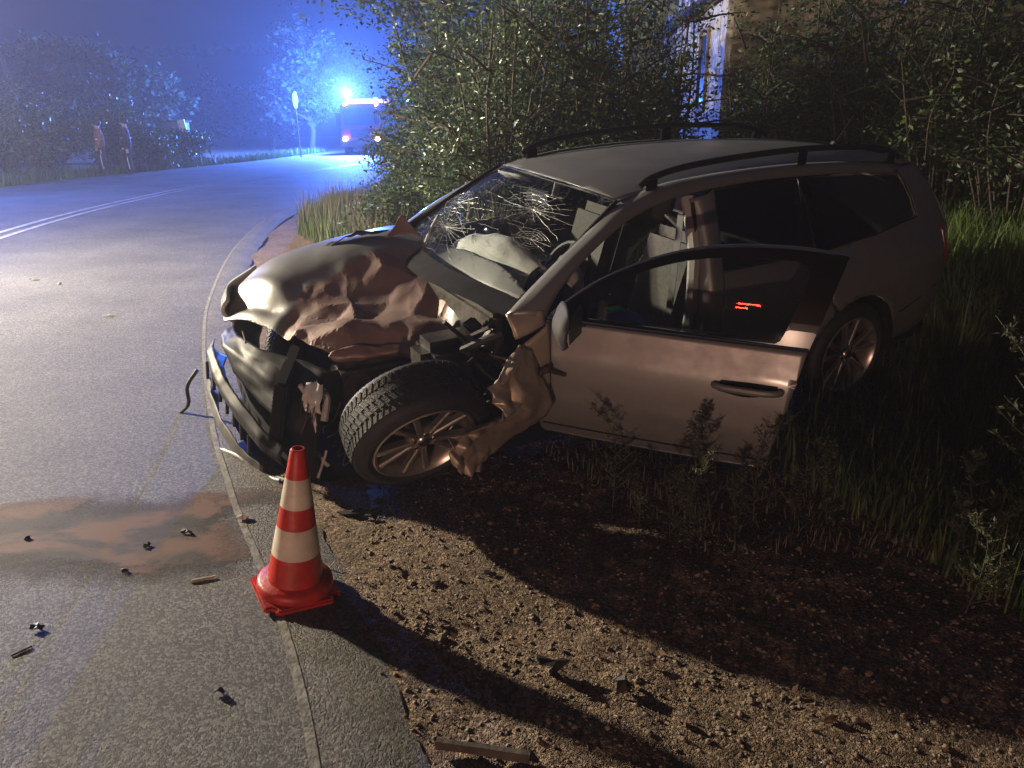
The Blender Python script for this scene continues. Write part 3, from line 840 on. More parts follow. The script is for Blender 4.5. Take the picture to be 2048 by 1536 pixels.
# spider webs around the impact points, then long splits across the pane
for (cu, cv, nr, R0) in ((0.66, 0.22, 22, 0.30), (0.80, 0.42, 14, 0.18), (0.30, 0.62, 18, 0.26), (0.18, 0.40, 10, 0.12)):
    rays = []
    for k in range(nr):
        a = 6.283 * (k + rc.uniform(-.3, .3)) / nr; R1 = R0 * rc.uniform(0.45, 1.2)
        pts = []; m_ = 9
        for i in range(m_):
            r_ = R1 * i / (m_ - 1); aa = a + 0.02 * math.sin(i * 2.7 + k)
            u_, v_ = cu + r_ * math.cos(aa), cv + r_ * math.sin(aa) * 0.8
            if 0.01 < u_ < 0.99 and 0.02 < v_ < 0.98: pts.append(Vector(wsp(u_, v_)) + Vector((-0.004, 0, 0.006)))
            else: break
        rays.append((a, R1))
        if len(pts) > 2: wsc.tube(pts, [rc.uniform(.0003, .0009) for _ in pts], 3, False)
    for ring in range(5):
        rr_ = R0 * (0.12 + 0.17 * ring)
        for k in range(nr):
            if rc.random() < 0.3: continue
            a0, a1 = rays[k][0], rays[(k + 1) % nr][0]
            if a1 < a0: a1 += 6.283
            q = []
            for t in (0, .5, 1):
                aa = a0 + (a1 - a0) * t; r_ = rr_ * (1 - 0.05 * math.sin(t * 3.14)) * (1 + 0.06 * math.sin(k * 2.3 + ring))
                u_, v_ = cu + r_ * math.cos(aa), cv + r_ * math.sin(aa) * 0.8
                if 0.01 < u_ < 0.99 and 0.02 < v_ < 0.98: q.append(Vector(wsp(u_, v_)) + Vector((-0.004, 0, 0.006)))
            if len(q) == 3: wsc.tube(q, [rc.uniform(.0002, .0007) for _ in q], 3, False)
for k in range(14):
    a = rc.uniform(0, 6.28); d_ = rc.uniform(.015, .03)
    crack(rc.uniform(.2, .9), rc.uniform(.2, .85), d_ * math.cos(a), d_ * math.sin(a) * .6, rc.randint(6, 14), rc.uniform(.0005, .0011))
co = wsc.build('glass_cracks', 'glass_crack', car); co['kind'] = 'stuff'
wf = MB()
wf.tube([wsp(0.0, t) + np.array([-.004, -.004, .004]) for t in np.linspace(0, 1, 14)], 0.011, 6)
wf.build('windscreen_seal', 'black_plastic', car, True)
wf = MB()
wf.tube([wsp(1.0, t) + np.array([-.004, .004, .004]) for t in np.linspace(0, 1, 14)], 0.011, 6)
wf.build('windscreen_seal', 'black_plastic', car, True)
# cowl panel
patch('cowl', [[(0.60, -0.71, 0.965), (0.50, -0.35, 0.985), (0.46, 0, 0.995), (0.50, 0.35, 1.0), (0.62, 0.71, 1.005)], [(0.46, -0.76, 0.93), (0.38, -0.35, 0.94), (0.34, 0, 0.94), (0.38, 0.35, 0.95), (0.48, 0.74, 0.97)]], 16, 6, 'black_plastic', car)
# wiper broken upwards
wp = MB(); wp.tube([(0.52, 0.30, 1.02), (0.58, 0.36, 1.075), (0.66, 0.42, 1.135)], 0.009, 6); wp.build('wiper_arm', 'pale_plastic', car, True)

# ---- cabin
ds = MB(); ds.bevbox(0.50, 0.92, -0.68, 0.68, 0.70, 0.93, 0.07)
ds.build('dashboard', 'matte_black', car, True)
ab = patch('airbag', [[(0.70, -0.48, 0.95), (0.645, -0.20, 1.01), (0.63, 0.08, 1.01), (0.66, 0.26, 1.0)], [(0.74, -0.48, 1.02), (0.70, -0.20, 1.09), (0.69, 0.08, 1.075), (0.70, 0.25, 1.03)], [(0.82, -0.48, 1.05), (0.82, -0.20, 1.12), (0.80, 0.08, 1.09), (0.78, 0.25, 1.03)], [(0.90, -0.48, 0.95), (0.92, -0.2, 0.95), (0.92, 0.08, 0.95), (0.88, 0.25, 0.95)]], 30, 24, 'airbag_cloth', car,
           disp=lambda p: p + Vector((0, 0, 0.014 * nz(p.x * 9, p.y * 7, 1) - 0.010 * abs(nz(p.x * 16, p.y * 11, 6)))))
ab['label'] = 'pale deflated airbag slumped on the dashboard'
sw = MB()
Ms = Matrix.Translation((1.02, -0.36, 0.93)) @ Matrix.Rotation(rad(-65), 4, 'Y')
ring = [Ms @ Vector((0.185 * math.cos(a), 0.185 * math.sin(a), 0)) for a in np.linspace(0, 2 * math.pi, 33)]
sw.tube(ring, 0.016, 8, False)
for a in (0.2, 2.94, 4.71): sw.tube([Ms @ Vector((0, 0, -.02)), Ms @ Vector((.18 * math.cos(a), .18 * math.sin(a), 0))], 0.018, 6)
swo = sw.build('steering_wheel', 'black_plastic', car, True)
da = patch('driver_airbag', [[(0.90, -0.46, 0.95), (0.94, -0.40, 0.98), (1.0, -0.36, 0.98)], [(0.86, -0.52, 1.0), (0.93, -0.46, 1.07), (1.02, -0.40, 1.02)], [(0.92, -0.58, 0.94), (0.97, -0.56, 0.98), (1.05, -0.50, 0.95)], [(0.94, -0.57, 0.84), (0.99, -0.56, 0.84), (1.05, -0.52, 0.85)]], 14, 14, 'trim_grey', car, thick=0.01, disp=lambda p: p + Vector((0, 0.01 * nz(p.x * 20, p.z * 20, 1), 0.01 * nz(p.x * 17, p.y * 20, 4))))
def seat(yc, mname):
    s_ = empty(mname, (0, 0, 0), (0, 0, 0), car)
    b_ = MB(); b_.bevbox(1.18, 1.66, yc - 0.25, yc + 0.25, 0.42, 0.58, 0.06); b_.build('seat_cushion', 'seat_cloth', s_, True)
    Mb = Matrix.Translation((1.66, yc, 0.50)) @ Matrix.Rotation(rad(16), 4, 'Y')
    b_ = MB(); b_.bevbox(-0.10, 0.06, -0.24, 0.24, 0.0, 0.60, 0.06, Mb); b_.build('backrest', 'seat_cloth', s_, True)
    b_ = MB(); b_.bevbox(-0.07, 0.05, -0.125, 0.125, 0.645, 0.83, 0.045, Mb); b_.build('headrest', 'seat_cloth', s_, True)
    for d_ in (-0.06, 0.06):
        b_ = MB(); b_.tube([Mb @ Vector((-0.01, d_, 0.58)), Mb @ Vector((-0.01, d_, 0.68))], 0.007, 8); b_.build('headrest_post', 'chrome', s_, True)
seat(-0.37, 'front_seat'); seat(0.37, 'front_seat')
rb = MB(); rb.bevbox(2.35, 2.5, -0.62, 0.62, 0.5, 1.05, 0.06, Matrix.Rotation(rad(3), 4, 'Y')); rb.bevbox(1.95, 2.4, -0.62, 0.62, 0.42, 0.58, 0.05); rb.build('rear_bench', 'seat_cloth', car, True)
hl_ = MB(); hl_.bevbox(1.2, 3.5, -0.52, 0.52, 1.335, 1.35, 0.004); hl_.build('headlining', 'seat_cloth', car)
cb = MB(); cb.bevbox(1.05, 1.95, -0.11, 0.11, 0.33, 0.60, 0.03); cb.build('centre_console', 'black_plastic', car)
bag = patch('blue_bag', [[(1.26, -0.50, 0.585), (1.36, -0.52, 0.585), (1.52, -0.48, 0.585)], [(1.27, -0.40, 0.66), (1.38, -0.40, 0.70), (1.52, -0.38, 0.64)], [(1.27, -0.24, 0.585), (1.38, -0.22, 0.585), (1.52, -0.22, 0.585)]], 18, 18, 'blue_cloth', car, disp=lambda p: p + Vector((0, 0, 0.02 * abs(nz(p.x * 26, p.y * 26, 3)))))
gb = MB(); gb.bevbox(1.28, 1.38, -0.42, -0.36, 0.69, 0.715, 0.006); gb.build('green_packet', 'green_plastic', car)
ld = MB(); ld.bevbox(0.955, 0.965, -0.212, -0.204, 0.78, 0.788, 0.002); ld.build('dash_light', 'red_led', car)
mirr = MB(); mirr.bevbox(1.06, 1.09, -0.12, 0.12, 1.24, 1.31, 0.012); mirr.build('rear_view_mirror', 'black_plastic', car, True)
vis = patch('sun_visor', [[(1.08, 0.20, 1.352), (1.08, 0.48, 1.338)], [(1.14, 0.20, 1.315), (1.14, 0.48, 1.30)]], 4, 4, 'trim_grey', car, thick=0.012)

Mc = Matrix.LocRotScale(car.location, car.rotation_euler, None)
for o_, lab_ in ((bag, 'crumpled blue bag lying on the driver seat'), (bpy.data.objects['green_packet'], 'small green packet on top of the blue bag')):
    o_.parent = None; o_.matrix_world = Mc; tag(o_, lab_, 'bag' if o_ is bag else 'packet')
# ---- bonnet: passenger half arched up, driver half crushed down and torn
HC = [(-0.47, 0.80, 0.735), (-0.30, 0.78, 0.875), (-0.06, 0.77, 0.955), (0.25, 0.76, 1.005), (0.60, 0.73, 1.035),
      (-0.57, 0.66, 0.645), (-0.50, 0.45, 0.70), (-0.43, 0.28, 0.705), (-0.385, 0.19, 0.705),
      (-0.28, 0.60, 0.90), (-0.05, 0.60, 0.975), (0.20, 0.58, 1.025), (0.42, 0.55, 1.045), (0.58, 0.47, 1.03),
      (-0.33, 0.40, 0.83), (-0.16, 0.44, 0.90),
      (-0.036, 0.455, 0.955), (0.084, 0.41, 0.985), (0.297, 0.45, 1.03), (0.56, 0.36, 1.015), (0.62, 0.22, 1.0),
      (0.0, 0.30, 0.865), (0.10, 0.22, 0.885), (0.25, 0.08, 0.87), (0.41, -0.02, 0.875), (0.47, -0.14, 0.90),
      (-0.20, 0.27, 0.80), (-0.06, 0.20, 0.79), (0.115, 0.035, 0.795), (0.18, -0.17, 0.775), (0.26, -0.22, 0.78), (0.37, -0.29, 0.815),
      (-0.29, 0.05, 0.745), (-0.12, 0.02, 0.785), (-0.09, -0.13, 0.765), (0.04, -0.10, 0.785), (0.095, -0.20, 0.765), (0.174, -0.32, 0.745), (0.32, -0.32, 0.77),
      (-0.35, 0.16, 0.715), (-0.30, 0.02, 0.70), (-0.20, -0.17, 0.685), (0.02, -0.25, 0.69), (0.10, -0.29, 0.69), (0.236, -0.40, 0.665), (0.31, -0.37, 0.71), (0.42, -0.35, 0.83),
      (0.49, -0.30, 0.925), (0.50, -0.45, 0.93), (0.535, -0.60, 0.945), (0.605, -0.64, 0.995), (0.61, -0.50, 1.03), (0.61, -0.25, 1.04), (0.61, 0.0, 1.03)]
hf = tps(HC)
def crushed(x, y):
    # 1 on the crushed driver side, 0 on the smooth passenger side
    crest = float(np.interp(x, [-0.6, -0.40, -0.16, 0.084, 0.30, 0.56, 0.62], [0.1, 0.20, 0.40, 0.40, 0.42, 0.34, 0.20]))
    return float(sstep(0.0, -0.12, y - crest)) * (1 - float(sstep(0.42, 0.5, x + 0.12 * float(sstep(-0.1, -0.4, y)))))
rf_ = random.Random(21)
FP = []
while len(FP) < 80:
    q = (rf_.uniform(-0.45, 0.55), rf_.uniform(-0.45, 0.55))
    if all(math.hypot((q[0] - p[0]) * 1.0, (q[1] - p[1]) * 0.75) > 0.070 for p in FP): FP.append(q)
FZ = [rf_.choice((-1, 1)) * rf_.uniform(0.3, 1.0) for _ in FP]
_fv, _fe, _ff, *_r2 = delaunay_2d_cdt([Vector(p) for p in FP], [], [], 0, 1e-5)
FT = [(np.array(_fv[a]), np.array(_fv[b]), np.array(_fv[c_]), FZ[_r2[0][a][0]], FZ[_r2[0][b][0]], FZ[_r2[0][c_][0]]) for a, b, c_ in _ff]
def facet(x, y):
    '''flat-sided folds: linear over an irregular triangle net'''
    for a, b, c_, za, zb, zc_ in FT:
        d = (b[1] - c_[1]) * (a[0] - c_[0]) + (c_[0] - b[0]) * (a[1] - c_[1])
        l1 = ((b[1] - c_[1]) * (x - c_[0]) + (c_[0] - b[0]) * (y - c_[1])) / d
        l2 = ((c_[1] - a[1]) * (x - c_[0]) + (a[0] - c_[0]) * (y - c_[1])) / d
        l3 = 1 - l1 - l2
        if l1 >= -1e-6 and l2 >= -1e-6 and l3 >= -1e-6: return l1 * za + l2 * zb + l3 * zc_
    return 0.0
def bonnet(x, y):
    z = hf(x, y)
    c_ = crushed(x, y)
    if c_ > 0:
        k = 0.55 + 0.9 * float(sstep(0.10, -0.12, x)) * float(sstep(-0.1, 0.1, y)) + 0.6 * float(sstep(0.22, 0.34, x)) * float(sstep(0.1, -0.1, y))
        z += c_ * k * 0.036 * facet(x, y)
        z += c_ * 0.0025 * nz(x * 16, y * 16, 2)
    d_ = (x + 0.40 + 0.45 * (y - 0.45))
    z -= (1 - c_) * 0.040 * math.exp(-(d_ / 0.045) ** 2) * float(sstep(0.22, 0.36, y)) * float(sstep(0.74, 0.58, y))
    z += (1 - c_) * 0.016 * math.exp(-((d_ - 0.10) / 0.05) ** 2) * float(sstep(0.22, 0.36, y))
    dx = 0.02 * c_ * nz(x * 8, y * 8, 7)
    return (x + dx, y, z)
hood_out = [(-0.46, 0.80), (-0.30, 0.785), (-0.06, 0.772), (0.25, 0.762), (0.60, 0.73), (0.575, 0.55), (0.60, 0.40), (0.63, 0.22), (0.625, 0.0), (0.625, -0.25), (0.62, -0.5), (0.61, -0.655), (0.54, -0.64), (0.50, -0.55), (0.46, -0.43), (0.43, -0.37), (0.36, -0.36), (0.31, -0.385), (0.236, -0.415), (0.16, -0.375), (0.10, -0.30), (0.02, -0.265), (-0.09, -0.235), (-0.20, -0.18), (-0.26, -0.08), (-0.31, 0.02), (-0.36, 0.15), (-0.395, 0.21), (-0.46, 0.36), (-0.56, 0.60), (-0.545, 0.70)]
hm = field('bonnet', hood_out, bonnet, 'silver_paint', car, 0.013, thick=0.006, jitter=0.3)
hm.data.materials.append(MATS['crumpled_red_lit_paint'])
for p_ in hm.data.polygons:
    cx, cy, _ = p_.center
    if crushed(cx, cy) > 0.5 and cx < 0.46:
        p_.material_index = 1
        p_.use_smooth = False
# rolled-under lip of the crushed half
folded('bonnet_lip', [[(-0.21, -0.175, 0.69), (-0.09, -0.23, 0.705), (0.02, -0.26, 0.705), (0.10, -0.295, 0.705), (0.16, -0.37, 0.70), (0.236, -0.41, 0.69), (0.31, -0.38, 0.72)],
                     [(-0.215, -0.21, 0.665), (-0.09, -0.27, 0.675), (0.02, -0.29, 0.675), (0.10, -0.325, 0.68), (0.16, -0.42, 0.675), (0.24, -0.45, 0.665), (0.33, -0.41, 0.70)],
                     [(-0.20, -0.20, 0.64), (-0.09, -0.25, 0.645), (0.02, -0.27, 0.65), (0.10, -0.305, 0.65), (0.16, -0.40, 0.64), (0.24, -0.435, 0.63), (0.33, -0.40, 0.665)],
                     [(-0.17, -0.14, 0.64), (-0.09, -0.18, 0.645), (0.02, -0.20, 0.65), (0.11, -0.22, 0.65), (0.17, -0.31, 0.645), (0.25, -0.34, 0.64), (0.33, -0.31, 0.67)]], 11, 4, 0.018, 4, 'crumpled_red_lit_paint', car, 0.005, 6)
# torn spike of inner skin standing up by the windscreen
patch('torn_flap', [[(0.34, 0.46, 1.03), (0.44, 0.46, 1.045), (0.55, 0.40, 1.03)], [(0.41, 0.485, 1.085), (0.46, 0.475, 1.09), (0.52, 0.44, 1.07)], [(0.455, 0.50, 1.14), (0.465, 0.495, 1.145), (0.475, 0.49, 1.14)]], 10, 10, 'crumpled_red_lit_paint', car, thick=0.006)
# thin torn strip lying across the intact half
patch('torn_strip', [[(0.02, 0.60, 0.99), (0.12, 0.585, 1.025), (0.22, 0.575, 1.035), (0.36, 0.50, 1.06)], [(0.03, 0.56, 0.985), (0.13, 0.53, 1.045), (0.23, 0.53, 1.065), (0.37, 0.46, 1.07)]], 16, 5, 'black_plastic', car, thick=0.005, disp=lambda p: p + Vector((0, 0, 0.02 * nz(p.x * 22, p.y * 10, 3))))
# ---- passenger-side wing and lamp
field('wing', [(-0.50, 0.50), (-0.47, 0.73), (-0.30, 0.855), (-0.06, 0.935), (0.25, 0.985), (0.6, 1.01), (0.6, 0.33)] + arc(0.0, 0.32, 0.37, 0, 180, 10), lambda x, z: (x, half(x, z) - 0.02 - 0.10 * float(sstep(-0.05, -0.6, x)), z), 'silver_paint', car, 0.05, thick=0.01)
patch('headlamp', [[(-0.50, 0.62, 0.64), (-0.46, 0.74, 0.66), (-0.30, 0.83, 0.70)], [(-0.545, 0.62, 0.70), (-0.50, 0.77, 0.72), (-0.32, 0.86, 0.77)], [(-0.51, 0.62, 0.755), (-0.46, 0.78, 0.80), (-0.30, 0.85, 0.86)]], 12, 10, 'clear_lens', car, thick=0.02)

# ---- engine bay
eb = MB(); eb.bevbox(-0.22, 0.30, -0.20, 0.42, 0.28, 0.62, 0.05); eb.bevbox(-0.10, 0.36, -0.42, -0.05, 0.30, 0.55, 0.05); eb.bevbox(-0.05, 0.30, 0.44, 0.66, 0.45, 0.72, 0.04)
eb.build('engine', 'dark_metal', car, True)
rd_ = MB(); Mr = Matrix.Translation((-0.42, 0.05, 0.22)) @ Matrix.Rotation(rad(-24), 4, 'Z') @ Matrix.Rotation(rad(12), 4, 'Y')
rd_.bevbox(-0.03, 0.03, -0.36, 0.40, 0.0, 0.42, 0.012, Mr)
radiator = rd_.build('radiator', 'matte_black', car)
for k in range(18):
    f_ = MB(); z0 = 0.03 + k * 0.021; f_.box(-0.036, -0.0305, -0.33, 0.37, z0, z0 + 0.008, Mr); f_.build('fin', 'dark_metal', radiator)
for a_, b_, w_, mm in (((-0.40, -0.30, 0.60), (-0.36, -0.36, 0.36), 0.012, 'pale_plastic'), ((-0.50, -0.10, 0.30), (-0.34, -0.42, 0.21), 0.011, 'pale_plastic'), ((-0.33, -0.38, 0.27), (-0.40, -0.44, 0.17), 0.007, 'pale_plastic'), ((-0.30, -0.34, 0.55), (-0.33, -0.40, 0.44), 0.018, 'pale_plastic')):
    o_ = MB(); m_ = [(a_[i] + b_[i]) / 2 + 0.02 for i in range(3)]; o_.tube(curve([a_, m_, b_], 8), w_, 6); o_.build('broken_strut', mm, car, True)
folded('headlamp_shell', [[(-0.36, -0.28, 0.60), (-0.30, -0.36, 0.59)], [(-0.40, -0.31, 0.54), (-0.34, -0.40, 0.53)], [(-0.39, -0.30, 0.47), (-0.33, -0.38, 0.46)]], 5, 5, 0.02, 3, 'clear_lens', car, 0.004, 3)
folded('lamp_reflector', [[(-0.33, -0.25, 0.58), (-0.28, -0.32, 0.57)], [(-0.35, -0.26, 0.48), (-0.29, -0.33, 0.47)]], 4, 4, 0.015, 3, 'chrome', car, 0.003, 8)
for k in range(9):
    q0 = np.array([-0.30 + 0.02 * k, -0.20 - 0.03 * k, 0.56 - 0.02 * k]); o_ = MB()
    o_.tube(curve([tuple(q0), tuple(q0 + np.array([-.06, -.05, -.03 - .01 * k])), tuple(q0 + np.array([-.08 - .01 * k, -.10, .02 - .02 * k])), tuple(q0 + np.array([-.12, -.12 + .01 * k, -.10]))], 12), 0.0035, 5); o_.build('loose_wire', ['black_plastic', 'rusty_metal', 'grey_plastic'][k % 3], car, True)
# ---- bumper remains
folded('bumper_cover', [[(-0.60, 0.72, 0.52), (-0.645, 0.50, 0.555), (-0.66, 0.25, 0.52), (-0.635, 0.02, 0.46), (-0.58, -0.22, 0.385), (-0.52, -0.36, 0.33)],                        [(-0.62, 0.74, 0.48), (-0.685, 0.50, 0.51), (-0.70, 0.25, 0.475), (-0.675, 0.02, 0.415), (-0.62, -0.24, 0.34), (-0.55, -0.38, 0.285)],                        [(-0.60, 0.74, 0.43), (-0.66, 0.50, 0.455), (-0.675, 0.25, 0.42), (-0.65, 0.02, 0.36), (-0.60, -0.24, 0.285), (-0.53, -0.38, 0.24)],                        [(-0.55, 0.73, 0.40), (-0.61, 0.50, 0.425), (-0.62, 0.25, 0.39), (-0.60, 0.02, 0.33), (-0.55, -0.22, 0.26), (-0.49, -0.36, 0.22)]], 12, 5, 0.007, 4, 'black_plastic', car, 0.006, 34)
folded('slam_panel', [[(-0.50, 0.66, 0.60), (-0.53, 0.4, 0.635), (-0.47, 0.15, 0.645), (-0.30, -0.12, 0.62), (-0.20, -0.25, 0.60)], [(-0.57, 0.66, 0.565), (-0.60, 0.4, 0.59), (-0.55, 0.12, 0.575), (-0.42, -0.18, 0.52), (-0.33, -0.32, 0.49)], [(-0.57, 0.64, 0.50), (-0.60, 0.4, 0.52), (-0.58, 0.10, 0.47), (-0.50, -0.20, 0.40), (-0.42, -0.35, 0.36)]], 9, 5, 0.016, 4, 'black_plastic', car, 0.006, 31)
folded('lower_grille', [[(-0.66, 0.70, 0.33), (-0.70, 0.45, 0.32), (-0.70, 0.2, 0.27), (-0.67, 0.0, 0.22), (-0.60, -0.2, 0.17)], [(-0.68, 0.70, 0.26), (-0.72, 0.45, 0.24), (-0.72, 0.2, 0.19), (-0.68, 0.0, 0.15), (-0.60, -0.2, 0.12)], [(-0.64, 0.68, 0.20), (-0.68, 0.45, 0.18), (-0.68, 0.2, 0.13), (-0.65, 0.0, 0.10), (-0.58, -0.2, 0.09)]], 9, 4, 0.01, 4, 'grey_plastic', car, 0.006, 32)
for k in range(7):
    t = k / 6; o_ = MB(); y_ = 0.62 - 0.72 * t
    o_.tube([(-0.69 + 0.05 * t, y_, 0.33 - 0.13 * t), (-0.68 + 0.05 * t, y_, 0.43 - 0.13 * t)], 0.009, 6); o_.build('grille_bar', 'black_plastic', car)
folded('bumper_splinter', [[(-0.70, 0.10, 0.13), (-0.66, -0.05, 0.16), (-0.60, -0.2, 0.13), (-0.52, -0.36, 0.16)], [(-0.72, 0.06, 0.10), (-0.68, -0.08, 0.11), (-0.62, -0.24, 0.085), (-0.55, -0.38, 0.11)], [(-0.67, 0.03, 0.07), (-0.63, -0.1, 0.06), (-0.58, -0.24, 0.05), (-0.50, -0.34, 0.06)]], 8, 4, 0.014, 4, 'black_plastic', car, 0.006, 33)
o_ = MB(); o_.tube(curve([(-0.74, 0.16, 0.125), (-0.68, -0.02, 0.15), (-0.63, -0.16, 0.115), (-0.56, -0.34, 0.15)], 16), [0.004 + 0.006 * abs(math.sin(i * 1.3)) for i in range(16)], 5); o_.build('torn_edge', 'pale_plastic', car, True)
o_ = MB(); o_.tube(curve([(-0.72, 0.78, 0.33), (-0.79, 0.78, 0.24), (-0.80, 0.80, 0.12), (-0.86, 0.84, 0.05)], 14), 0.011, 6); o_.build('rubber_hose', 'rubber', car, True)
o_ = MB(); o_.tube(curve([(-0.52, 0.30, 0.69), (-0.52, 0.27, 0.64), (-0.545, 0.255, 0.60)], 8), 0.004, 6); o_.build('loose_wire', 'pale_plastic', car, True)
folded('undertray', [[(-0.60, 0.62, 0.17), (-0.62, 0.2, 0.13), (-0.52, -0.32, 0.10)], [(-0.25, 0.62, 0.18), (-0.25, 0.2, 0.16), (-0.22, -0.42, 0.12)], [(0.30, 0.62, 0.2), (0.30, 0.2, 0.2), (0.30, -0.55, 0.2)]], 7, 6, 0.012, 3, 'matte_black', car, 0.004, 41)
folded('condenser', [[(-0.50, 0.62, 0.58), (-0.50, 0.2, 0.58), (-0.40, -0.20, 0.52), (-0.30, -0.36, 0.48)], [(-0.54, 0.62, 0.36), (-0.55, 0.2, 0.34), (-0.47, -0.24, 0.30), (-0.38, -0.40, 0.28)], [(-0.52, 0.62, 0.17), (-0.54, 0.2, 0.13), (-0.46, -0.26, 0.11), (-0.38, -0.42, 0.11)]], 10, 7, 0.014, 3, 'matte_black', car, 0.004, 42)
# ---- torn driver-side wing: crumpled sheet hanging over the wheel
TW = [[(0.443, -0.89, 0.846), (0.47, -0.89, 0.83), (0.501, -0.89, 0.81)],
      [(0.246, -1.00, 0.752), (0.368, -1.00, 0.772), (0.546, -0.925, 0.664)],
      [(0.23, -1.05, 0.695), (0.377, -1.03, 0.651), (0.589, -0.935, 0.557)],
      [(0.225, -1.08, 0.603), (0.328, -1.05, 0.599), (0.505, -0.95, 0.47)],
      [(-0.01, -1.15, 0.635), (0.13, -1.12, 0.625), (0.34, -1.03, 0.483)],
      [(-0.04, -1.17, 0.575), (0.07, -1.15, 0.545), (0.195, -1.09, 0.470)],
      [(-0.01, -1.17, 0.49), (0.035, -1.16, 0.448), (0.105, -1.13, 0.425)]]
folded('torn_wing', TW, 7, 15, 0.028, 5, 'torn_paint', car, 0.004, 12, lambda u, v: (0.35 + 0.65 * float(sstep(0.9, 0.45, u))) * (1.0 if v > 0.1 else 0.3))
patch('wing_remnant', [[(0.47, -0.86, 0.83), (0.54, -0.87, 0.875), (0.60, -0.872, 0.915)], [(0.52, -0.88, 0.72), (0.57, -0.885, 0.74), (0.602, -0.885, 0.76)], [(0.585, -0.89, 0.56), (0.597, -0.89, 0.57), (0.603, -0.89, 0.57)]], 8, 10, 'torn_paint', car, thick=0.008)
# ---- tangle of mechanicals behind the wheel
rt = random.Random(5)
for k in range(26):
    x, y, z = rt.uniform(0.24, 0.47), rt.uniform(-0.82, -0.48), rt.uniform(0.50, 0.84)
    o_ = MB(); kind = rt.random()
    if kind < 0.45:
        q = [(x + rt.uniform(-.09, .09) * i, y + rt.uniform(-.08, .08) * i, z + rt.uniform(-.08, .08) * i) for i in range(4)]
        o_.tube(curve(q, 12), rt.uniform(.006, .018), 6); o_.build('hose', rt.choice(['rubber', 'black_plastic', 'dark_metal']), car, True)
    else:
        Mx = Matrix.Translation((x, y, z)) @ Euler((rt.uniform(0, 3), rt.uniform(0, 3), rt.uniform(0, 3))).to_matrix().to_4x4()
        s_ = rt.uniform(.025, .07); o_.bevbox(-s_, s_, -s_ * rt.uniform(.3, 1), s_ * .8, -s_ * rt.uniform(.2, .8), s_ * .4, s_ * .18, Mx)
        o_.build('bracket', rt.choice(['dark_metal', 'rusty_metal', 'black_plastic']), car)
o_ = MB(); o_.bevbox(0.10, 0.48, -0.62, -0.40, 0.30, 0.80, 0.05); o_.build('inner_wing', 'dark_metal', car)
o_ = MB(); o_.tube([(0.05, -0.52, 0.30), (0.08, -0.52, 0.50), (0.14, -0.46, 0.62)], [0.05, 0.045, 0.03], 10); o_.build('suspension_strut', 'dark_metal', car, True)

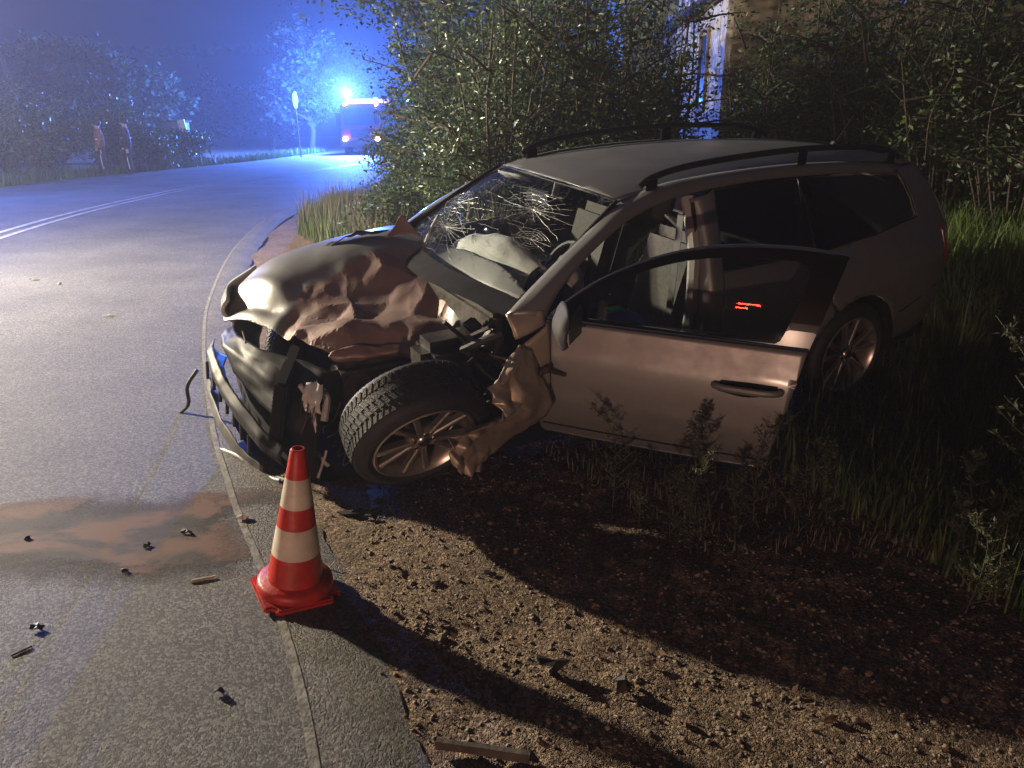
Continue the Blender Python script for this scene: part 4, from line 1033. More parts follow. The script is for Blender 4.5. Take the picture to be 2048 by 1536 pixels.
# ---- wheels
def make_wheel(name, matrix, parent):
    w_ = empty(name, parent=parent)
    w_.matrix_local = matrix
    # wheel axis = local -Y is the outer face; rim face near y=-0.02
    ty = MB()
    R_, rw = 0.320, 0.2325
    prof = [(rw - 0.01, 0.02), (rw + 0.01, -0.005), (0.265, -0.018), (0.295, -0.012), (0.312, 0.004), (R_, 0.028), (R_ + .002, 0.11), (R_, 0.192), (0.312, 0.212), (0.29, 0.228), (0.25, 0.225), (rw - 0.01, 0.20)]
    ty.lathe(prof, 64, 'Y')
    tyre = ty.build('tyre', 'rubber', w_, True)
    # tread blocks
    tb_ = MB()
    NB = 64
    for k in range(NB):
        a = 2 * math.pi * k / NB
        for row in range(4):
            y0 = 0.022 + row * 0.045
            sk = (0.018 if row % 2 else -0.018) * (1 if row < 2 else -1)
            vv = []
            for rr2 in (R_ - 0.004, R_ + 0.007):
                for dy, da in ((0, 0), (0.036, sk * 3), (0.036, sk * 3 + 0.062), (0, 0.062)):
                    yy = y0 + dy; r2 = rr2 - (0.004 if (row in (0, 3)) else 0)
                    vv.append((r2 * math.cos(a + da), yy, r2 * math.sin(a + da)))
            tb_.add(vv, [(0, 1, 2, 3), (4, 7, 6, 5), (0, 4, 5, 1), (1, 5, 6, 2), (2, 6, 7, 3), (3, 7, 4, 0)])
    tro = tb_.build('tread', 'rubber', w_); tro['kind'] = 'stuff'
    rm = MB(); rm.lathe([(0.236, 0.0), (0.240, -0.008), (0.232, -0.012), (0.222, 0.0), (0.212, 0.03), (0.20, 0.15), (0.225, 0.20)], 56, 'Y')
    rm.build('rim', 'alloy', w_, True)
    hb = MB(); hb.lathe([(0.0, 0.006), (0.03, 0.006), (0.034, 0.012), (0.062, 0.014), (0.072, 0.03), (0.07, 0.09), (0.0, 0.09)], 24, 'Y'); hb.build('hub', 'alloy', w_, True)
    cp = MB(); cp.lathe([(0.0, -0.003), (0.024, -0.002), (0.029, 0.006)], 20, 'Y'); cp.build('hub_cap', 'dark_metal', w_, True)
    bk = MB(); bk.lathe([(0.0, 0.10), (0.205, 0.10)], 32, 'Y'); bk.build('brake_disc', 'matte_black', w_)
    me = None
    for k in range(10):
        a = 2 * math.pi * (k // 2) / 5 + (0.24 if k % 2 else -0.24)
        sp_ = MB(); d = Vector((math.cos(a), 0, math.sin(a))); tg = Vector((-math.sin(a), 0, math.cos(a)))
        a0 = 2 * math.pi * (k // 2) / 5 + (0.16 if k % 2 else -0.16)
        d0 = Vector((math.cos(a0), 0, math.sin(a0)))
        i0, i1 = d0 * 0.055 + Vector((0, 0.014, 0)), d * 0.222 + Vector((0, 0.004, 0))
        wI, wO, dep = 0.013, 0.015, 0.03
        vv = []
        for c_, w2 in ((i0, wI), (i1, wO)):
            vv += [c_ - tg * w2, c_ - tg * w2 * .55 + Vector((0, -.006, 0)), c_ + tg * w2 * .55 + Vector((0, -.006, 0)), c_ + tg * w2, c_ + tg * w2 * .7 + Vector((0, dep, 0)), c_ - tg * w2 * .7 + Vector((0, dep, 0))]
        sp_.add(vv, [(i, (i + 1) % 6, 6 + (i + 1) % 6, 6 + i) for i in range(6)] + [tuple(range(6))[::-1], tuple(range(6, 12))])
        sp_.build('spoke', 'alloy', w_)
    for k in range(5):
        a = 2 * math.pi * k / 5 + 0.63
        b2 = MB(); b2.lathe([(0.0, -0.002), (0.009, -0.001), (0.010, 0.016)], 8, 'Y', Matrix.Translation((0.047 * math.cos(a), 0.008, 0.047 * math.sin(a)))); b2.build('wheel_bolt', 'chrome', w_)
    return w_
def copy_tree(o, parent=None):
    c_ = o.copy(); COL.objects.link(c_)
    if parent is not None: c_.parent = parent
    for ch in list(o.children): copy_tree(ch, c_)
    return c_
# rear left
w1 = make_wheel('wheel', Matrix.Translation((2.765, -0.875, 0.318)) @ Matrix.Rotation(0.9, 4, 'Y'), car)
# front left: broken loose, leaning outward at the top
yv = -Vector((-0.01248142, -0.87655342, -0.47497191)).normalized()      # local +Y (inner side)
xv = Vector((1, 0, 0)); xv = (xv - yv * xv.dot(yv)).normalized(); zv = xv.cross(yv)
Mw = Matrix((xv, yv, zv)).transposed().to_4x4()
w2_ = copy_tree(w1, car)
w2_.matrix_local = Matrix.Translation((-0.074, -0.994, 0.542)) @ Mw @ Matrix.Rotation(0.35, 4, 'Y') @ Matrix.Scale(0.955, 4)
w2_['label'] = 'front wheel torn from its mounts and leaning outward'
for px_, tilt in ((0.0, 0), (2.765, 0)):
    w3 = copy_tree(w1, car)
    w3.matrix_local = Matrix.Translation((px_, 0.875, 0.318)) @ Matrix.Rotation(math.pi, 4, 'Z')

# ---- open driver door (own local axes: x to its rear, y inward, z up)
Mc = Matrix.LocRotScale(car.location, car.rotation_euler, None)
Md = Matrix.LocRotScale(Vector((0.149, 3.484, 0.164)), Euler((0.134, 0.041, -0.383)), None)
door = empty('front_door', parent=car)
door.matrix_local = Mc.inverted() @ Md
door['label'] = 'driver door swung wide open'
vv_ = [0, .05, .12, .22, .36, .455, .475, .55, .61, .7, .8, .9, .99, 1.02]
ww_ = [.045, .012, -.012, -.028, -.030, -.024, -.016, .006, .024, .045, .074, .104, .132, .144]
def dy(u, v): return float(np.interp(v, vv_, ww_)) + 0.012 * (u - 0.55) ** 2
dskin = lambda u, v: (u, dy(u, v), v)
d_out = [(-.02, 0.03), (0.0, 0.004), (0.06, 0.0), (0.5, 0.006), (0.95, 0.016), (1.005, 0.025), (1.035, 0.06), (1.075, 0.30), (1.132, 0.612), (0.7, 0.607), (0.3, 0.603), (0.004, 0.60)]
dp = field('door_skin', d_out, dskin, 'silver_paint', door, 0.03, thick=0.01)
field('door_trim', [(.02, .03), (1.0, .04), (1.10, .60), (.02, .59)], lambda u, v: (u, dy(u, v) + 0.09, v), 'matte_black', door, 0.1)
de = MB()
ed_ = densify(d_out, 0.06)
V_ = [dskin(*p) for p in ed_] + [(p[0], dskin(*p)[1] + 0.085, p[1]) for p in ed_]; n_ = len(ed_)
de.add([(a, b + 0.003, c_) for a, b, c_ in V_[:n_]] + V_[n_:], [(i, (i + 1) % n_, n_ + (i + 1) % n_, n_ + i) for i in range(n_)]); de.build('door_edge', 'matte_black', door)
f_out = [tuple(p[:2]) for p in curve([(0.015, .612, 0), (.10, .695, 0), (.24, .80, 0), (.40, .885, 0), (.56, .945, 0), (.72, .983, 0), (.90, 1.0, 0), (1.08, 1.003, 0), (1.225, .99, 0)], 30)] + [(1.20, .88), (1.17, .75), (1.134, .616)]
f_in = [(.20, .625)] + [tuple(p[:2]) for p in curve([(.20, .715, 0), (.28, .775, 0), (.42, .85, 0), (.57, .905, 0), (.73, .938, 0), (.90, .952, 0), (1.03, .952, 0)], 20)] + [(1.075, .94), (1.09, .90), (1.07, .80), (1.035, .68), (1.02, .64), (1.0, .625)]
field('window_frame', f_out, lambda u, v: (u, dy(u, v) + 0.004, v), 'frame_black', door, 0.03, holes=[f_in], thick=0.02, smooth=False)
field('window_glass', f_in, lambda u, v: (u, dy(u, v) + 0.014, v), 'clear_glass', door, 0.06)
t_ = MB(); t_.tube([(u, dy(u, v) - 0.001, v) for u, v in f_out[:30]], 0.0075, 6); t_.build('frame_trim', 'chrome', door, True)
t_ = MB(); t_.tube([(u, dy(u, v) - 0.004, v) for u, v in ((0.0, .606), (0.3, .609), (.7, .613), (1.133, .617))], 0.0075, 6); t_.build('belt_trim', 'chrome', door, True)
t_ = MB(); t_.tube([(u, dy(u, v) - 0.003, v) for u, v in ((0.0, .075), (0.3, .077), (.7, .083), (1.035, .09))], 0.004, 6); t_.build('lower_seam', 'matte_black', door, True)
t_ = MB(); t_.tube([(u, dy(u, v) - 0.001, v) for u, v in ((0.0, .012), (0.3, .012), (.7, .018), (0.99, .028))], 0.006, 6); t_.build('lower_edge_trim', 'chrome', door, True)
hcup = patch('handle_recess', [[(.80, -.022, .405), (.92, -.026, .395), (1.04, -.022, .425)], [(.80, -.036, .43), (.92, -.012, .425), (1.04, -.034, .445)], [(.81, -.026, .455), (.92, -.024, .46), (1.04, -.022, .46)]], 14, 8, 'matte_black', door, disp=lambda p: p + Vector((0, -0.008, 0)))
hb_ = MB(); hb_.tube(curve([(.775, -.032, .432), (.82, -.062, .437), (.92, -.068, .438), (1.02, -.062, .440), (1.065, -.032, .442)], 18), [.008] + [.015] * 16 + [.008], 8); hb_.build('door_handle', 'silver_paint', door, True)
mat('mirror_shell', (0.05, 0.05, 0.055), 0.7, spec=0.3)
mh = patch('mirror_housing', [[(.10, -.06, .70), (.145, -.13, .755), (.19, -.20, .745), (.20, -.235, .69)], [(.085, -.07, .64), (.11, -.16, .66), (.16, -.24, .655), (.20, -.262, .645)], [(.10, -.06, .58), (.13, -.14, .572), (.17, -.21, .575), (.20, -.24, .60)]], 16, 14, 'mirror_shell', door, thick=0.012)
mg = MB(); mg.add([(.205, -.075, .60), (.205, -.245, .61), (.205, -.255, .66), (.205, -.22, .735), (.205, -.10, .75), (.205, -.07, .70)], [(0, 1, 2, 3, 4, 5)]); mg.build('mirror_glass', 'black_plastic', door)
ma = MB(); ma.tube([(.12, .0, .635), (.14, -.09, .625)], 0.022, 8); ma.build('mirror_arm', 'black_plastic', door, True)

# ================================================================== TRAFFIC CONE
def make_cone():
    c_ = empty('traffic_cone', (-0.785, 2.405, 0.006), (Matrix.Rotation(rad(6.5), 3, 'Y') @ Matrix.Rotation(rad(1.5), 3, 'X') @ Matrix.Rotation(rad(31), 3, 'Z')).to_euler())
    tag(c_, 'red and cream striped traffic cone standing at the asphalt edge', 'traffic cone')
    bm = bmesh.new(); bmesh.ops.create_cube(bm, size=1)
    for v in bm.verts: v.co = Vector((v.co.x * 0.272, v.co.y * 0.272, v.co.z * 0.024 + 0.012))
    bmesh.ops.bevel(bm, geom=[e for e in bm.edges if abs(e.verts[0].co.z - e.verts[1].co.z) > 0.01], offset=0.035, segments=5, affect='EDGES')
    bmesh.ops.bevel(bm, geom=[e for e in bm.edges if e.calc_face_angle(0) > 0.8], offset=0.006, segments=2, affect='EDGES')
    me = bpy.data.meshes.new('base_plate'); bm.to_mesh(me)
    base = link('base_plate', me, 'cone_red', c_); auto_smooth(me)
    r_ = MB(); r_.lathe([(0.13, 0.02), (0.134, 0.028), (0.132, 0.050), (0.122, 0.060), (0.100, 0.062), (0.092, 0.068)], 48); r_.build('base_ring', 'cone_red', c_, True)
    H = 0.56
    def rr(h_): return 0.098 + (0.026 - 0.098) * (h_ - 0.06) / (H - 0.06)
    bands = [(0.062, 0.168, 'cone_red'), (0.168, 0.278, 'cone_white'), (0.278, 0.355, 'cone_red'), (0.355, 0.462, 'cone_white'), (0.462, H, 'cone_red')]
    for a, b2, m_ in bands:
        q = MB(); k = 0.0008 if m_ == 'cone_white' else 0.0
        prof = [(rr(a) + k, a), (rr((a + b2) / 2) + k, (a + b2) / 2), (rr(b2) + k, b2)]
        if b2 == H: prof += [(rr(H) - 0.004, H + 0.006), (0.016, H + 0.006), (0.014, H - 0.02)]
        q.lathe(prof, 48); q.build('stripe' if m_ == 'cone_white' else 'cone_body', m_, c_, True)
    bm.free()
make_cone()

# ================================================================== VEGETATION
def leaves_mesh(name, P, size, m, parent, up=0.3, aspect=0.45, hang=0.0):
    """P (n,3) leaf positions; diamond leaves folded a little along the midrib"""
    n = len(P)
    d = RNG.normal(size=(n, 3)); d[:, 2] = d[:, 2] * 0.6 + up - hang
    d /= np.linalg.norm(d, axis=1)[:, None]
    t = np.cross(d, RNG.normal(size=(n, 3))); t /= np.linalg.norm(t, axis=1)[:, None] + 1e-9
    nn = np.cross(d, t)
    L = size * RNG.uniform(0.45, 1.5, (n, 1))
    w = L * aspect * RNG.uniform(0.8, 1.2, (n, 1))
    a = P; b = P + d * L * 0.45 + t * w * 0.5 + nn * L * 0.08; c_ = P + d * L; e = P + d * L * 0.45 - t * w * 0.5 + nn * L * 0.08
    V = np.stack([a, b, c_, e], 1).reshape(-1, 3)
    i = np.arange(n)[:, None] * 4
    Fc = np.concatenate([i + np.array([[0, 1, 2]]), i + np.array([[0, 2, 3]])], 1).reshape(-1, 3)
    return link(name, mesh_np(name, V, Fc), m, parent)

def stems_mesh(name, lines, r0, r1, m, parent, n=5):
    s_ = MB()
    for L in lines:
        k = len(L); s_.tube(L, [r0 + (r1 - r0) * i / (k - 1) for i in range(k)], n, False)
    me = bpy.data.meshes.new(name); me.from_pydata(s_.v, [], s_.f); me.update()
    return link(name, me, m, parent, smooth=True)

def bush(x, y, rx, ry, hgt, nleaf, lsize, label, m='leaf_bush', cat='bush', name='bush', group=None, z=None, lean=(0, 0), base_clear=0.0, nst=26, clump=0.16, aspect=0.45):
    z0 = gz(x, y) if z is None else z
    o = empty(name, (x, y, z0))
    tag(o, label, cat, group)
    lines = []; P = []
    per = max(20, nleaf // nst)
    for k in range(nst):
        a = RNG.uniform(0, 6.28); q = math.sqrt(RNG.random())
        hx = hgt * RNG.uniform(0.45, 1.0) * (1 - 0.35 * q * q)
        tip = np.array([math.cos(a) * rx * q + lean[0], math.sin(a) * ry * q + lean[1], hx])
        b0 = np.array([math.cos(a) * rx * q * 0.30, math.sin(a) * ry * q * 0.30, 0])
        bow = np.array([RNG.normal() * 0.12, RNG.normal() * 0.12, 0.0])
        ts = np.linspace(0, 1, 9)
        L = np.array([b0 * (1 - t) + tip * t + bow * math.sin(t * 3.14) + np.array([0, 0, hgt * 0.12 * math.sin(t * 3.14)]) for t in ts])
        lines.append([tuple(p) for p in L])
        # side twigs
        for w_ in range(3):
            t = RNG.uniform(0.3, 0.9); i0 = int(t * 8); p0 = L[i0]
            dr = RNG.normal(size=3); dr[2] = abs(dr[2]) * 0.6; dr /= np.linalg.norm(dr); ln = hgt * RNG.uniform(0.10, 0.22)
            q1 = p0 + dr * ln * 0.5 + np.array([0, 0, 0.02]); q2 = p0 + dr * ln
            lines.append([tuple(p0), tuple(q1), tuple(q2)])
            nn = per // 5
            tt = RNG.random((nn, 1)); P.append(p0 + (q2 - p0) * tt + RNG.normal(size=(nn, 3)) * clump * 0.55)
        nn = per - 3 * (per // 5)
        tt = base_clear + (1 - base_clear) * RNG.random(nn) ** 0.8
        ii = np.minimum((tt * 8).astype(int), 7); fr = (tt * 8 - ii)[:, None]
        P.append(L[ii] * (1 - fr) + L[ii + 1] * fr + RNG.normal(size=(nn, 3)) * clump)
    P = np.concatenate(P)
    nC = max(6, len(P) // 34); cen = P[RNG.integers(0, len(P), nC)]
    sel = RNG.random(len(P)) < 0.68; sg = clump * RNG.uniform(0.28, 0.62, nC); pick = RNG.integers(0, nC, int(sel.sum()))
    P[sel] = cen[pick] + RNG.normal(size=(int(sel.sum()), 3)) * sg[pick][:, None]
    P = P[P[:, 2] > 0.02]
    stems_mesh('stem', lines, 0.014 * hgt / 2.5, 0.004, 'bark', o)
    leaves_mesh('foliage', P, lsize, m, o, aspect=aspect)
    return o

def tree(x, y, hgt, cr, nleaf, lsize, label, m='leaf_dark', trunk=0.16, z=0.0, group=None, flat=1.0, name='tree'):
    o = empty(name, (x, y, z)); tag(o, label, 'tree', group)
    tl = [(0, 0, 0)]
    for k in range(1, 7):
        t = k / 6; tl.append((0.12 * hgt * 0.2 * math.sin(k * 1.7), 0.1 * math.cos(k * 2.1), hgt * 0.8 * t))
    lines = [tl]; P = []
    nb = 26
    for k in range(nb):
        t = RNG.uniform(0.25, 0.95); p0 = np.array(tl[int(t * 6)]) * (1 - (t * 6) % 1) + np.array(tl[min(6, int(t * 6) + 1)]) * ((t * 6) % 1)
        a = RNG.uniform(0, 6.28); ln = cr * RNG.uniform(0.55, 1.0) * (1.15 - 0.55 * t)
        tip = p0 + np.array([math.cos(a) * ln, math.sin(a) * ln, ln * RNG.uniform(0.15, 0.8)])
        m_ = (p0 + tip) / 2 + np.array([0, 0, 0.1 * ln])
        lines.append([tuple(p0), tuple(m_), tuple(tip)])
        nn = nleaf // nb
        for s_ in range(4):
            c_ = p0 + (tip - p0) * RNG.uniform(0.35, 1.05) + RNG.normal(size=3) * cr * 0.12
            P.append(c_ + RNG.normal(size=(nn // 4, 3)) * cr * 0.13 * np.array([1, 1, 0.8]))
    s_ = MB()
    for i, L in enumerate(lines):
        k = len(L); r0 = trunk if i == 0 else trunk * 0.35
        s_.tube(L, [r0 * (1 - 0.85 * j / (k - 1)) for j in range(k)], 7, False)
    me = bpy.data.meshes.new('trunk'); me.from_pydata(s_.v, [], s_.f); me.update()
    link('trunk', me, 'bark', o, smooth=True)
    leaves_mesh('crown', np.concatenate(P), lsize, m, o, aspect=0.6)
    return o

def at(px, py, Y):
    """world point at forward distance Y seen at a spot of the picture (layout helper)"""
    p = math.atan(518 / 1540.0); u, v = (px - 1024) / 1540.0, (py - 768) / 1540.0
    d = Vector((u, math.cos(p) - v * math.sin(p), -math.sin(p) - v * math.cos(p)))
    return Vector((0, 0, 1.6)) + d * (Y / d.y)

# --- bushes beside the road and behind the car (left to right)
BUSH = [
    (815, 13.5, 0.8, 0.8, 2.2, 8000, .055, 'low rounded bush at the road bend right below the blue beacons', 'leaf_bush'),
    (885, 12.6, 1.05, 1.0, 3.4, 15000, .055, 'tall bright leafed bush behind the bonnet beside the road', 'leaf_bush'),
    (800, 11.0, 0.8, 0.8, 1.25, 7000, .050, 'low bush between the verge grass and the bonnet', 'leaf_bush'),
    (960, 11.2, 1.3, 1.2, 3.9, 18000, .055, 'big dense bush behind the windscreen of the car', 'leaf_bush'),
    (1000, 9.2, 0.9, 0.8, 1.7, 10000, .050, 'dense bush right behind the far windscreen pillar', 'leaf_bush'),
    (1010, 7.75, 0.75, 0.6, 3.4, 14000, .046, 'full leafed bush added as a light screen just behind the far side of the windscreen', 'leaf_bush'),  # added to keep the floodlight off the bushes on the right
    (1190, 7.9, 0.7, 0.55, 3.2, 12000, .046, 'full leafed bush added as a light screen just behind the middle of the far roof rail', 'leaf_dark'),  # second added screen, made tall to darken the right side
    (1090, 10.4, 1.2, 1.0, 3.6, 16000, .052, 'tall bush behind the front half of the car roof', 'leaf_bush'),
    (1180, 9.0, 0.9, 0.8, 2.2, 12000, .050, 'green bush close behind the middle of the car roof', 'leaf_bush'),
    (1235, 10.0, 0.8, 0.8, 3.1, 8000, .050, 'loose bush left of the plank wall', 'leaf_dark'),
    (1335, 10.0, 0.30, 0.4, 3.5, 6000, .050, 'slim bush between the big bushes and the plank wall', 'leaf_dark'),
    (1310, 8.8, 0.35, 0.5, 1.75, 3600, .048, 'small bush in front of the left edge of the plank wall', 'leaf_dark'),
    (1520, 9.2, 0.5, 0.6, 3.0, 9000, .050, 'green bush hiding the right side of the plank wall', 'leaf_dark'),
    (1640, 8.8, 0.85, 0.8, 3.6, 12000, .050, 'dark tall bush behind the rear half of the car roof', 'leaf_dark'),
    (1760, 8.2, 1.0, 0.8, 3.2, 7000, .052, 'dark bush behind the tailgate of the car', 'leaf_dark'),
    (1920, 7.6, 1.0, 0.8, 2.9, 7000, .052, 'dark overgrown bush right of the tailgate', 'leaf_dark'),
    (2080, 7.0, 1.0, 0.9, 2.6, 6500, .052, 'dark bush at the right edge of the picture', 'leaf_dark'),
    (1740, 10.5, 1.4, 1.0, 4.2, 8000, .06, 'tall dark bush rising behind the row near the house', 'leaf_dark'),
    (2000, 9.8, 1.6, 1.0, 4.2, 6000, .06, 'tall dark bush at the top right corner', 'leaf_dark'),
]
for px, Y, rx, ry, hg, nl, ls, lab, mm in BUSH:
    p = at(px, 300, Y)
    bush(p.x, Y, rx, ry, hg, nl, ls, lab, mm, group='bushes along the verge')
# tree overhanging at the top centre
t1 = at(900, 300, 16.5); tree(t1.x, 16.5, 8.0, 2.6, 9000, .10, 'tree with hanging boughs above the bushes beside the blue beacons', 'leaf_bush', 0.14, group='trees near the road')
t2 = at(1110, 300, 14.0); tree(t2.x, 14.0, 6.5, 2.2, 6500, .085, 'slim tree behind the bushes left of the house', 'leaf_dark', 0.10, group='trees near the road')

# --- climbing vine with big pale leaves right of the tailgate
def vine(px, py0, py1, Y, n, label):
    a, b = at(px, py0, Y), at(px + 60, py1, Y)
    o = empty('vine', a); tag(o, label, 'vine')
    L = curve([(0, 0, 0), tuple((b - a) * 0.4 + Vector((-.05, 0, 0))), tuple((b - a) * 0.75 + Vector((.06, .03, 0))), tuple(b - a)], 14)
    stems_mesh('stem', [[tuple(q) for q in L]], 0.006, 0.003, 'bark', o)
    for k in range(n):
        q = L[RNG.integers(3, 14)] + RNG.normal(size=3) * 0.05
        lf = leaves_mesh('leaf', q[None, :], 0.062, 'leaf_vine', o, up=-0.3, aspect=0.62)
vine(1850, 320, 90, 6.9, 20, 'climbing vine with large pale green leaves above the tailgate')
vine(1760, 360, 235, 6.6, 12, 'short vine with yellow green leaves at the rear roof corner')

# --- grasses
def blades(name, pts, hmin, hmax, m, wid=0.006, label='', bend=0.35, heads=False, parent=None):
    n = len(pts)
    P = np.array(pts); a = RNG.uniform(0, 6.28, n); h_ = RNG.uniform(hmin, hmax, n)[:, None]
    d = np.stack([np.cos(a), np.sin(a), np.zeros(n)], 1); s_ = np.stack([-np.sin(a), np.cos(a), np.zeros(n)], 1)
    bn = (RNG.uniform(0.1, 1.0, n)[:, None]) * bend * h_
    up = np.array([0, 0, 1.0])
    w = wid * RNG.uniform(0.6, 1.3, (n, 1))
    p0, p1 = P - s_ * w, P + s_ * w
    m0 = P + up * h_ * 0.55 + d * bn * 0.35; p2, p3 = m0 - s_ * w * 0.75, m0 + s_ * w * 0.75
    p4 = P + up * h_ * 0.95 + d * bn
    V = np.stack([p0, p1, p2, p3, p4], 1).reshape(-1, 3)
    i = np.arange(n)[:, None] * 5
    Fc = np.concatenate([i + np.array([[0, 1, 3]]), i + np.array([[0, 3, 2]]), i + np.array([[2, 3, 4]])], 1).reshape(-1, 3)
    o = link(name, mesh_np(name, V, Fc), m, parent)
    if label: tag(o, label, 'grass', kind='stuff')
    return o
def scat(n, f):
    out = []
    while len(out) < n:
        p = f()
        if p is not None: out.append((p[0], p[1], gz(p[0], p[1])))
    return out
def verge_l():
    # strip of tall grass by the road bend, behind the bonnet
    y = RNG.uniform(9.6, 17.0); x = x_near(y) + RNG.uniform(0.7, 3.2)
    x += 0.28 * max(0, 12.5 - y)
    return (x, y)
blades('verge_grass', scat(8000, verge_l), 0.15, 0.5, 'grass_green', 0.007, 'tall pale grass on the verge between road bend and bonnet')
blades('dry_grass', scat(1800, verge_l), 0.4, 0.85, 'grass_dry', 0.005, 'dry seeding grass stalks standing out of the verge grass')
def behind():
    x, y = RNG.uniform(-1.5, 6.5), RNG.uniform(7.6, 9.5)
    return (x, y)
blades('grass_behind_car', scat(9000, behind), 0.15, 0.5, 'grass_green', 0.007, 'dark grass under the bushes behind the car')
def tail_gr():
    x, y = RNG.uniform(3.0, 6.0), RNG.uniform(5.0, 7.4)
    if x < 3.0 + (y - 5.0) * 0.1: return None
    return (x, y)
blades('tail_grass', scat(12000, tail_gr), 0.25, 0.75, 'grass_lit', 0.008, 'lit grass in a brightened green right of the tail lamp', 0.6)
def right_gr():
    x, y = RNG.uniform(1.0, 5.0), RNG.uniform(2.2, 5.3)
    # keep off the gravel
    lim = 1.25 + 0.42 * (3.6 - y) if y < 3.6 else 1.25 + 0.55 * (y - 3.6) * 0.2
    if x < lim + 0.15 * nz(x * 3, y * 3, 8): return None
    # car footprint
    q = Mc.inverted() @ Vector((x, y, 0))
    if -0.5 < q.x < 3.9 and -0.7 < q.y < 0.9: return None
    if 1.2 < x < 2.35 and y > 3.3 and RNG.random() < 0.8: return None
    return (x, y)
blades('roadside_grass', scat(16000, right_gr), 0.06, 0.30, 'grass_green', 0.005, 'unlit grass along the right edge of the shoulder', 0.7)
def sh_gr():
    x, y = RNG.uniform(0.1, 2.0), RNG.uniform(2.7, 4.0)
    if x < 0.3 + (3.5 - y) * 0.6: return None
    return (x, y)
blades('shoulder_grass', scat(1400, sh_gr), 0.02, 0.09, 'grass_dry', 0.003, 'thin dry grass in the shade below the open door', 0.9)

# --- tall weeds (mugwort-like) at the right
def weed_proto(hgt, dense, seed):
    rr = np.random.default_rng(seed)
    o = empty('weed')
    L = curve([(0, 0, 0), (0.02, 0.01, hgt * 0.4), (rr.normal() * 0.05, rr.normal() * 0.05, hgt * 0.75), (rr.normal() * 0.12, rr.normal() * 0.1, hgt)], 12)
    lines = [[tuple(q) for q in L]]; P = []
    for k in range(dense):
        t = rr.uniform(0.15, 0.95); p0 = L[int(t * 11)]
        a = rr.uniform(0, 6.28); ln = hgt * 0.22 * (1.15 - t)
        tip = p0 + np.array([math.cos(a) * ln, math.sin(a) * ln, ln * 0.9])
        lines.append([tuple(p0), tuple((p0 + tip) / 2 + np.array([0, 0, -.01])), tuple(tip)])
        q = rr.random((16, 1)); P.append(p0 + (tip - p0) * q + rr.normal(size=(16, 3)) * 0.010)
    q = rr.random((50, 1)); ii = (6 + q[:, 0] * 5).astype(int); P.append(L[ii] + rr.normal(size=(50, 3)) * 0.014)
    stems_mesh('stem', lines, 0.005, 0.0018, 'leaf_weed', o, 4)
    leaves_mesh('foliage', np.concatenate(P), 0.030, 'leaf_weed', o, aspect=0.35)
    return o
protos = [weed_proto(0.75, 26, 1), weed_proto(0.95, 30, 2), weed_proto(0.6, 20, 3)]
WEEDS = {'tall feathery weed in front of the open door': [(1.22, 2.95), (1.05, 2.98), (1.36, 2.95), (0.88, 3.02)],
         'thin low weed in the shade below the open door': [(0.55, 2.98), (0.66, 2.85), (0.78, 2.92), (0.72, 2.72), (0.92, 2.80), (0.45, 3.10)],
                  'tall weed in the dark patch below the rear wheel': [(2.0, 2.75), (2.2, 2.9), (2.35, 3.1), (2.0, 2.55), (2.4, 2.85), (1.85, 2.75), (2.5, 3.3), (2.6, 3.6)],
         'pale spiky weed at the lower right edge of the picture': [(1.62, 2.35), (1.75, 2.42), (1.85, 2.55), (1.95, 2.62), (2.05, 2.75), (1.72, 2.6)],
         'dark weed right of the tail at the picture edge': [(3.0, 4.2), (3.2, 4.5), (2.9, 3.9), (3.3, 4.9), (2.75, 3.7), (3.5, 5.2)]}
first = set()
for wi, (lab, spots) in enumerate(WEEDS.items()):
    ORD = ['first', 'second', 'third', 'fourth', 'fifth', 'sixth', 'seventh', 'eighth']
    for i, (x, y) in enumerate(sorted(spots, key=lambda q: q[0] / q[1])):
        k = (i + wi) % 3
        o = protos[k] if k not in first else copy_tree(protos[k])
        first.add(k)
        sc_ = RNG.uniform(0.65, 1.1)
        if wi == 0: sc_ = 0.55 + 0.2 * RNG.random()
        if wi == 1: sc_ = 0.42 + 0.2 * RNG.random()
        if wi == 3: sc_ = 0.40 + 0.12 * RNG.random()
        o.location = (x, y, gz(x, y) - 0.01); o.rotation_euler = (RNG.normal() * 0.1, RNG.normal() * 0.1, RNG.uniform(0, 6.28)); o.scale = (sc_,) * 3
        tag(o, '%s, %s from the left' % (lab, ORD[i]), 'weed', 'weeds on the verge')

# ================================================================== OLD HOUSE BEHIND THE BUSHES
house = empty('old_house', (2.98, 11.6, 0.0))
tag(house, 'old house with weathered white planks on its gable and dark roof edge', 'house')
hw = MB(); hw.box(0.06, 7.0, 0.0, 5.2, 0.0, 3.6); hw.build('wall', 'plaster', house)
pl = None
k = 0; yy = 0.02
while yy < 3.4:
    wd = RNG.uniform(0.13, 0.19)
    m_ = MB(); top = 3.7 + 0.10 * RNG.random()
    m_.box(-0.012 - 0.012 * RNG.random(), 0.055, yy, yy + wd, 0.3 + 0.05 * RNG.random(), top)
    m_.build('plank', 'old_plank', house, rot=(RNG.normal() * 0.003, 0, 0)); yy += wd + RNG.uniform(0.008, 0.03)
wn = MB(); wn.box(-0.02, 0.05, 1.0, 1.45, 1.9, 2.9); win = wn.build('window', 'window_dark', house, loc=(-0.012, 0, 0))
for q in ((0.95, 1.0, 1.85, 2.95), (1.45, 1.5, 1.85, 2.95), (0.95, 1.5, 2.95, 3.0), (0.95, 1.5, 1.8, 1.85)):
    m_ = MB(); m_.box(-0.05, 0.05, *q); m_.build('window_frame', 'dead_wood', win)
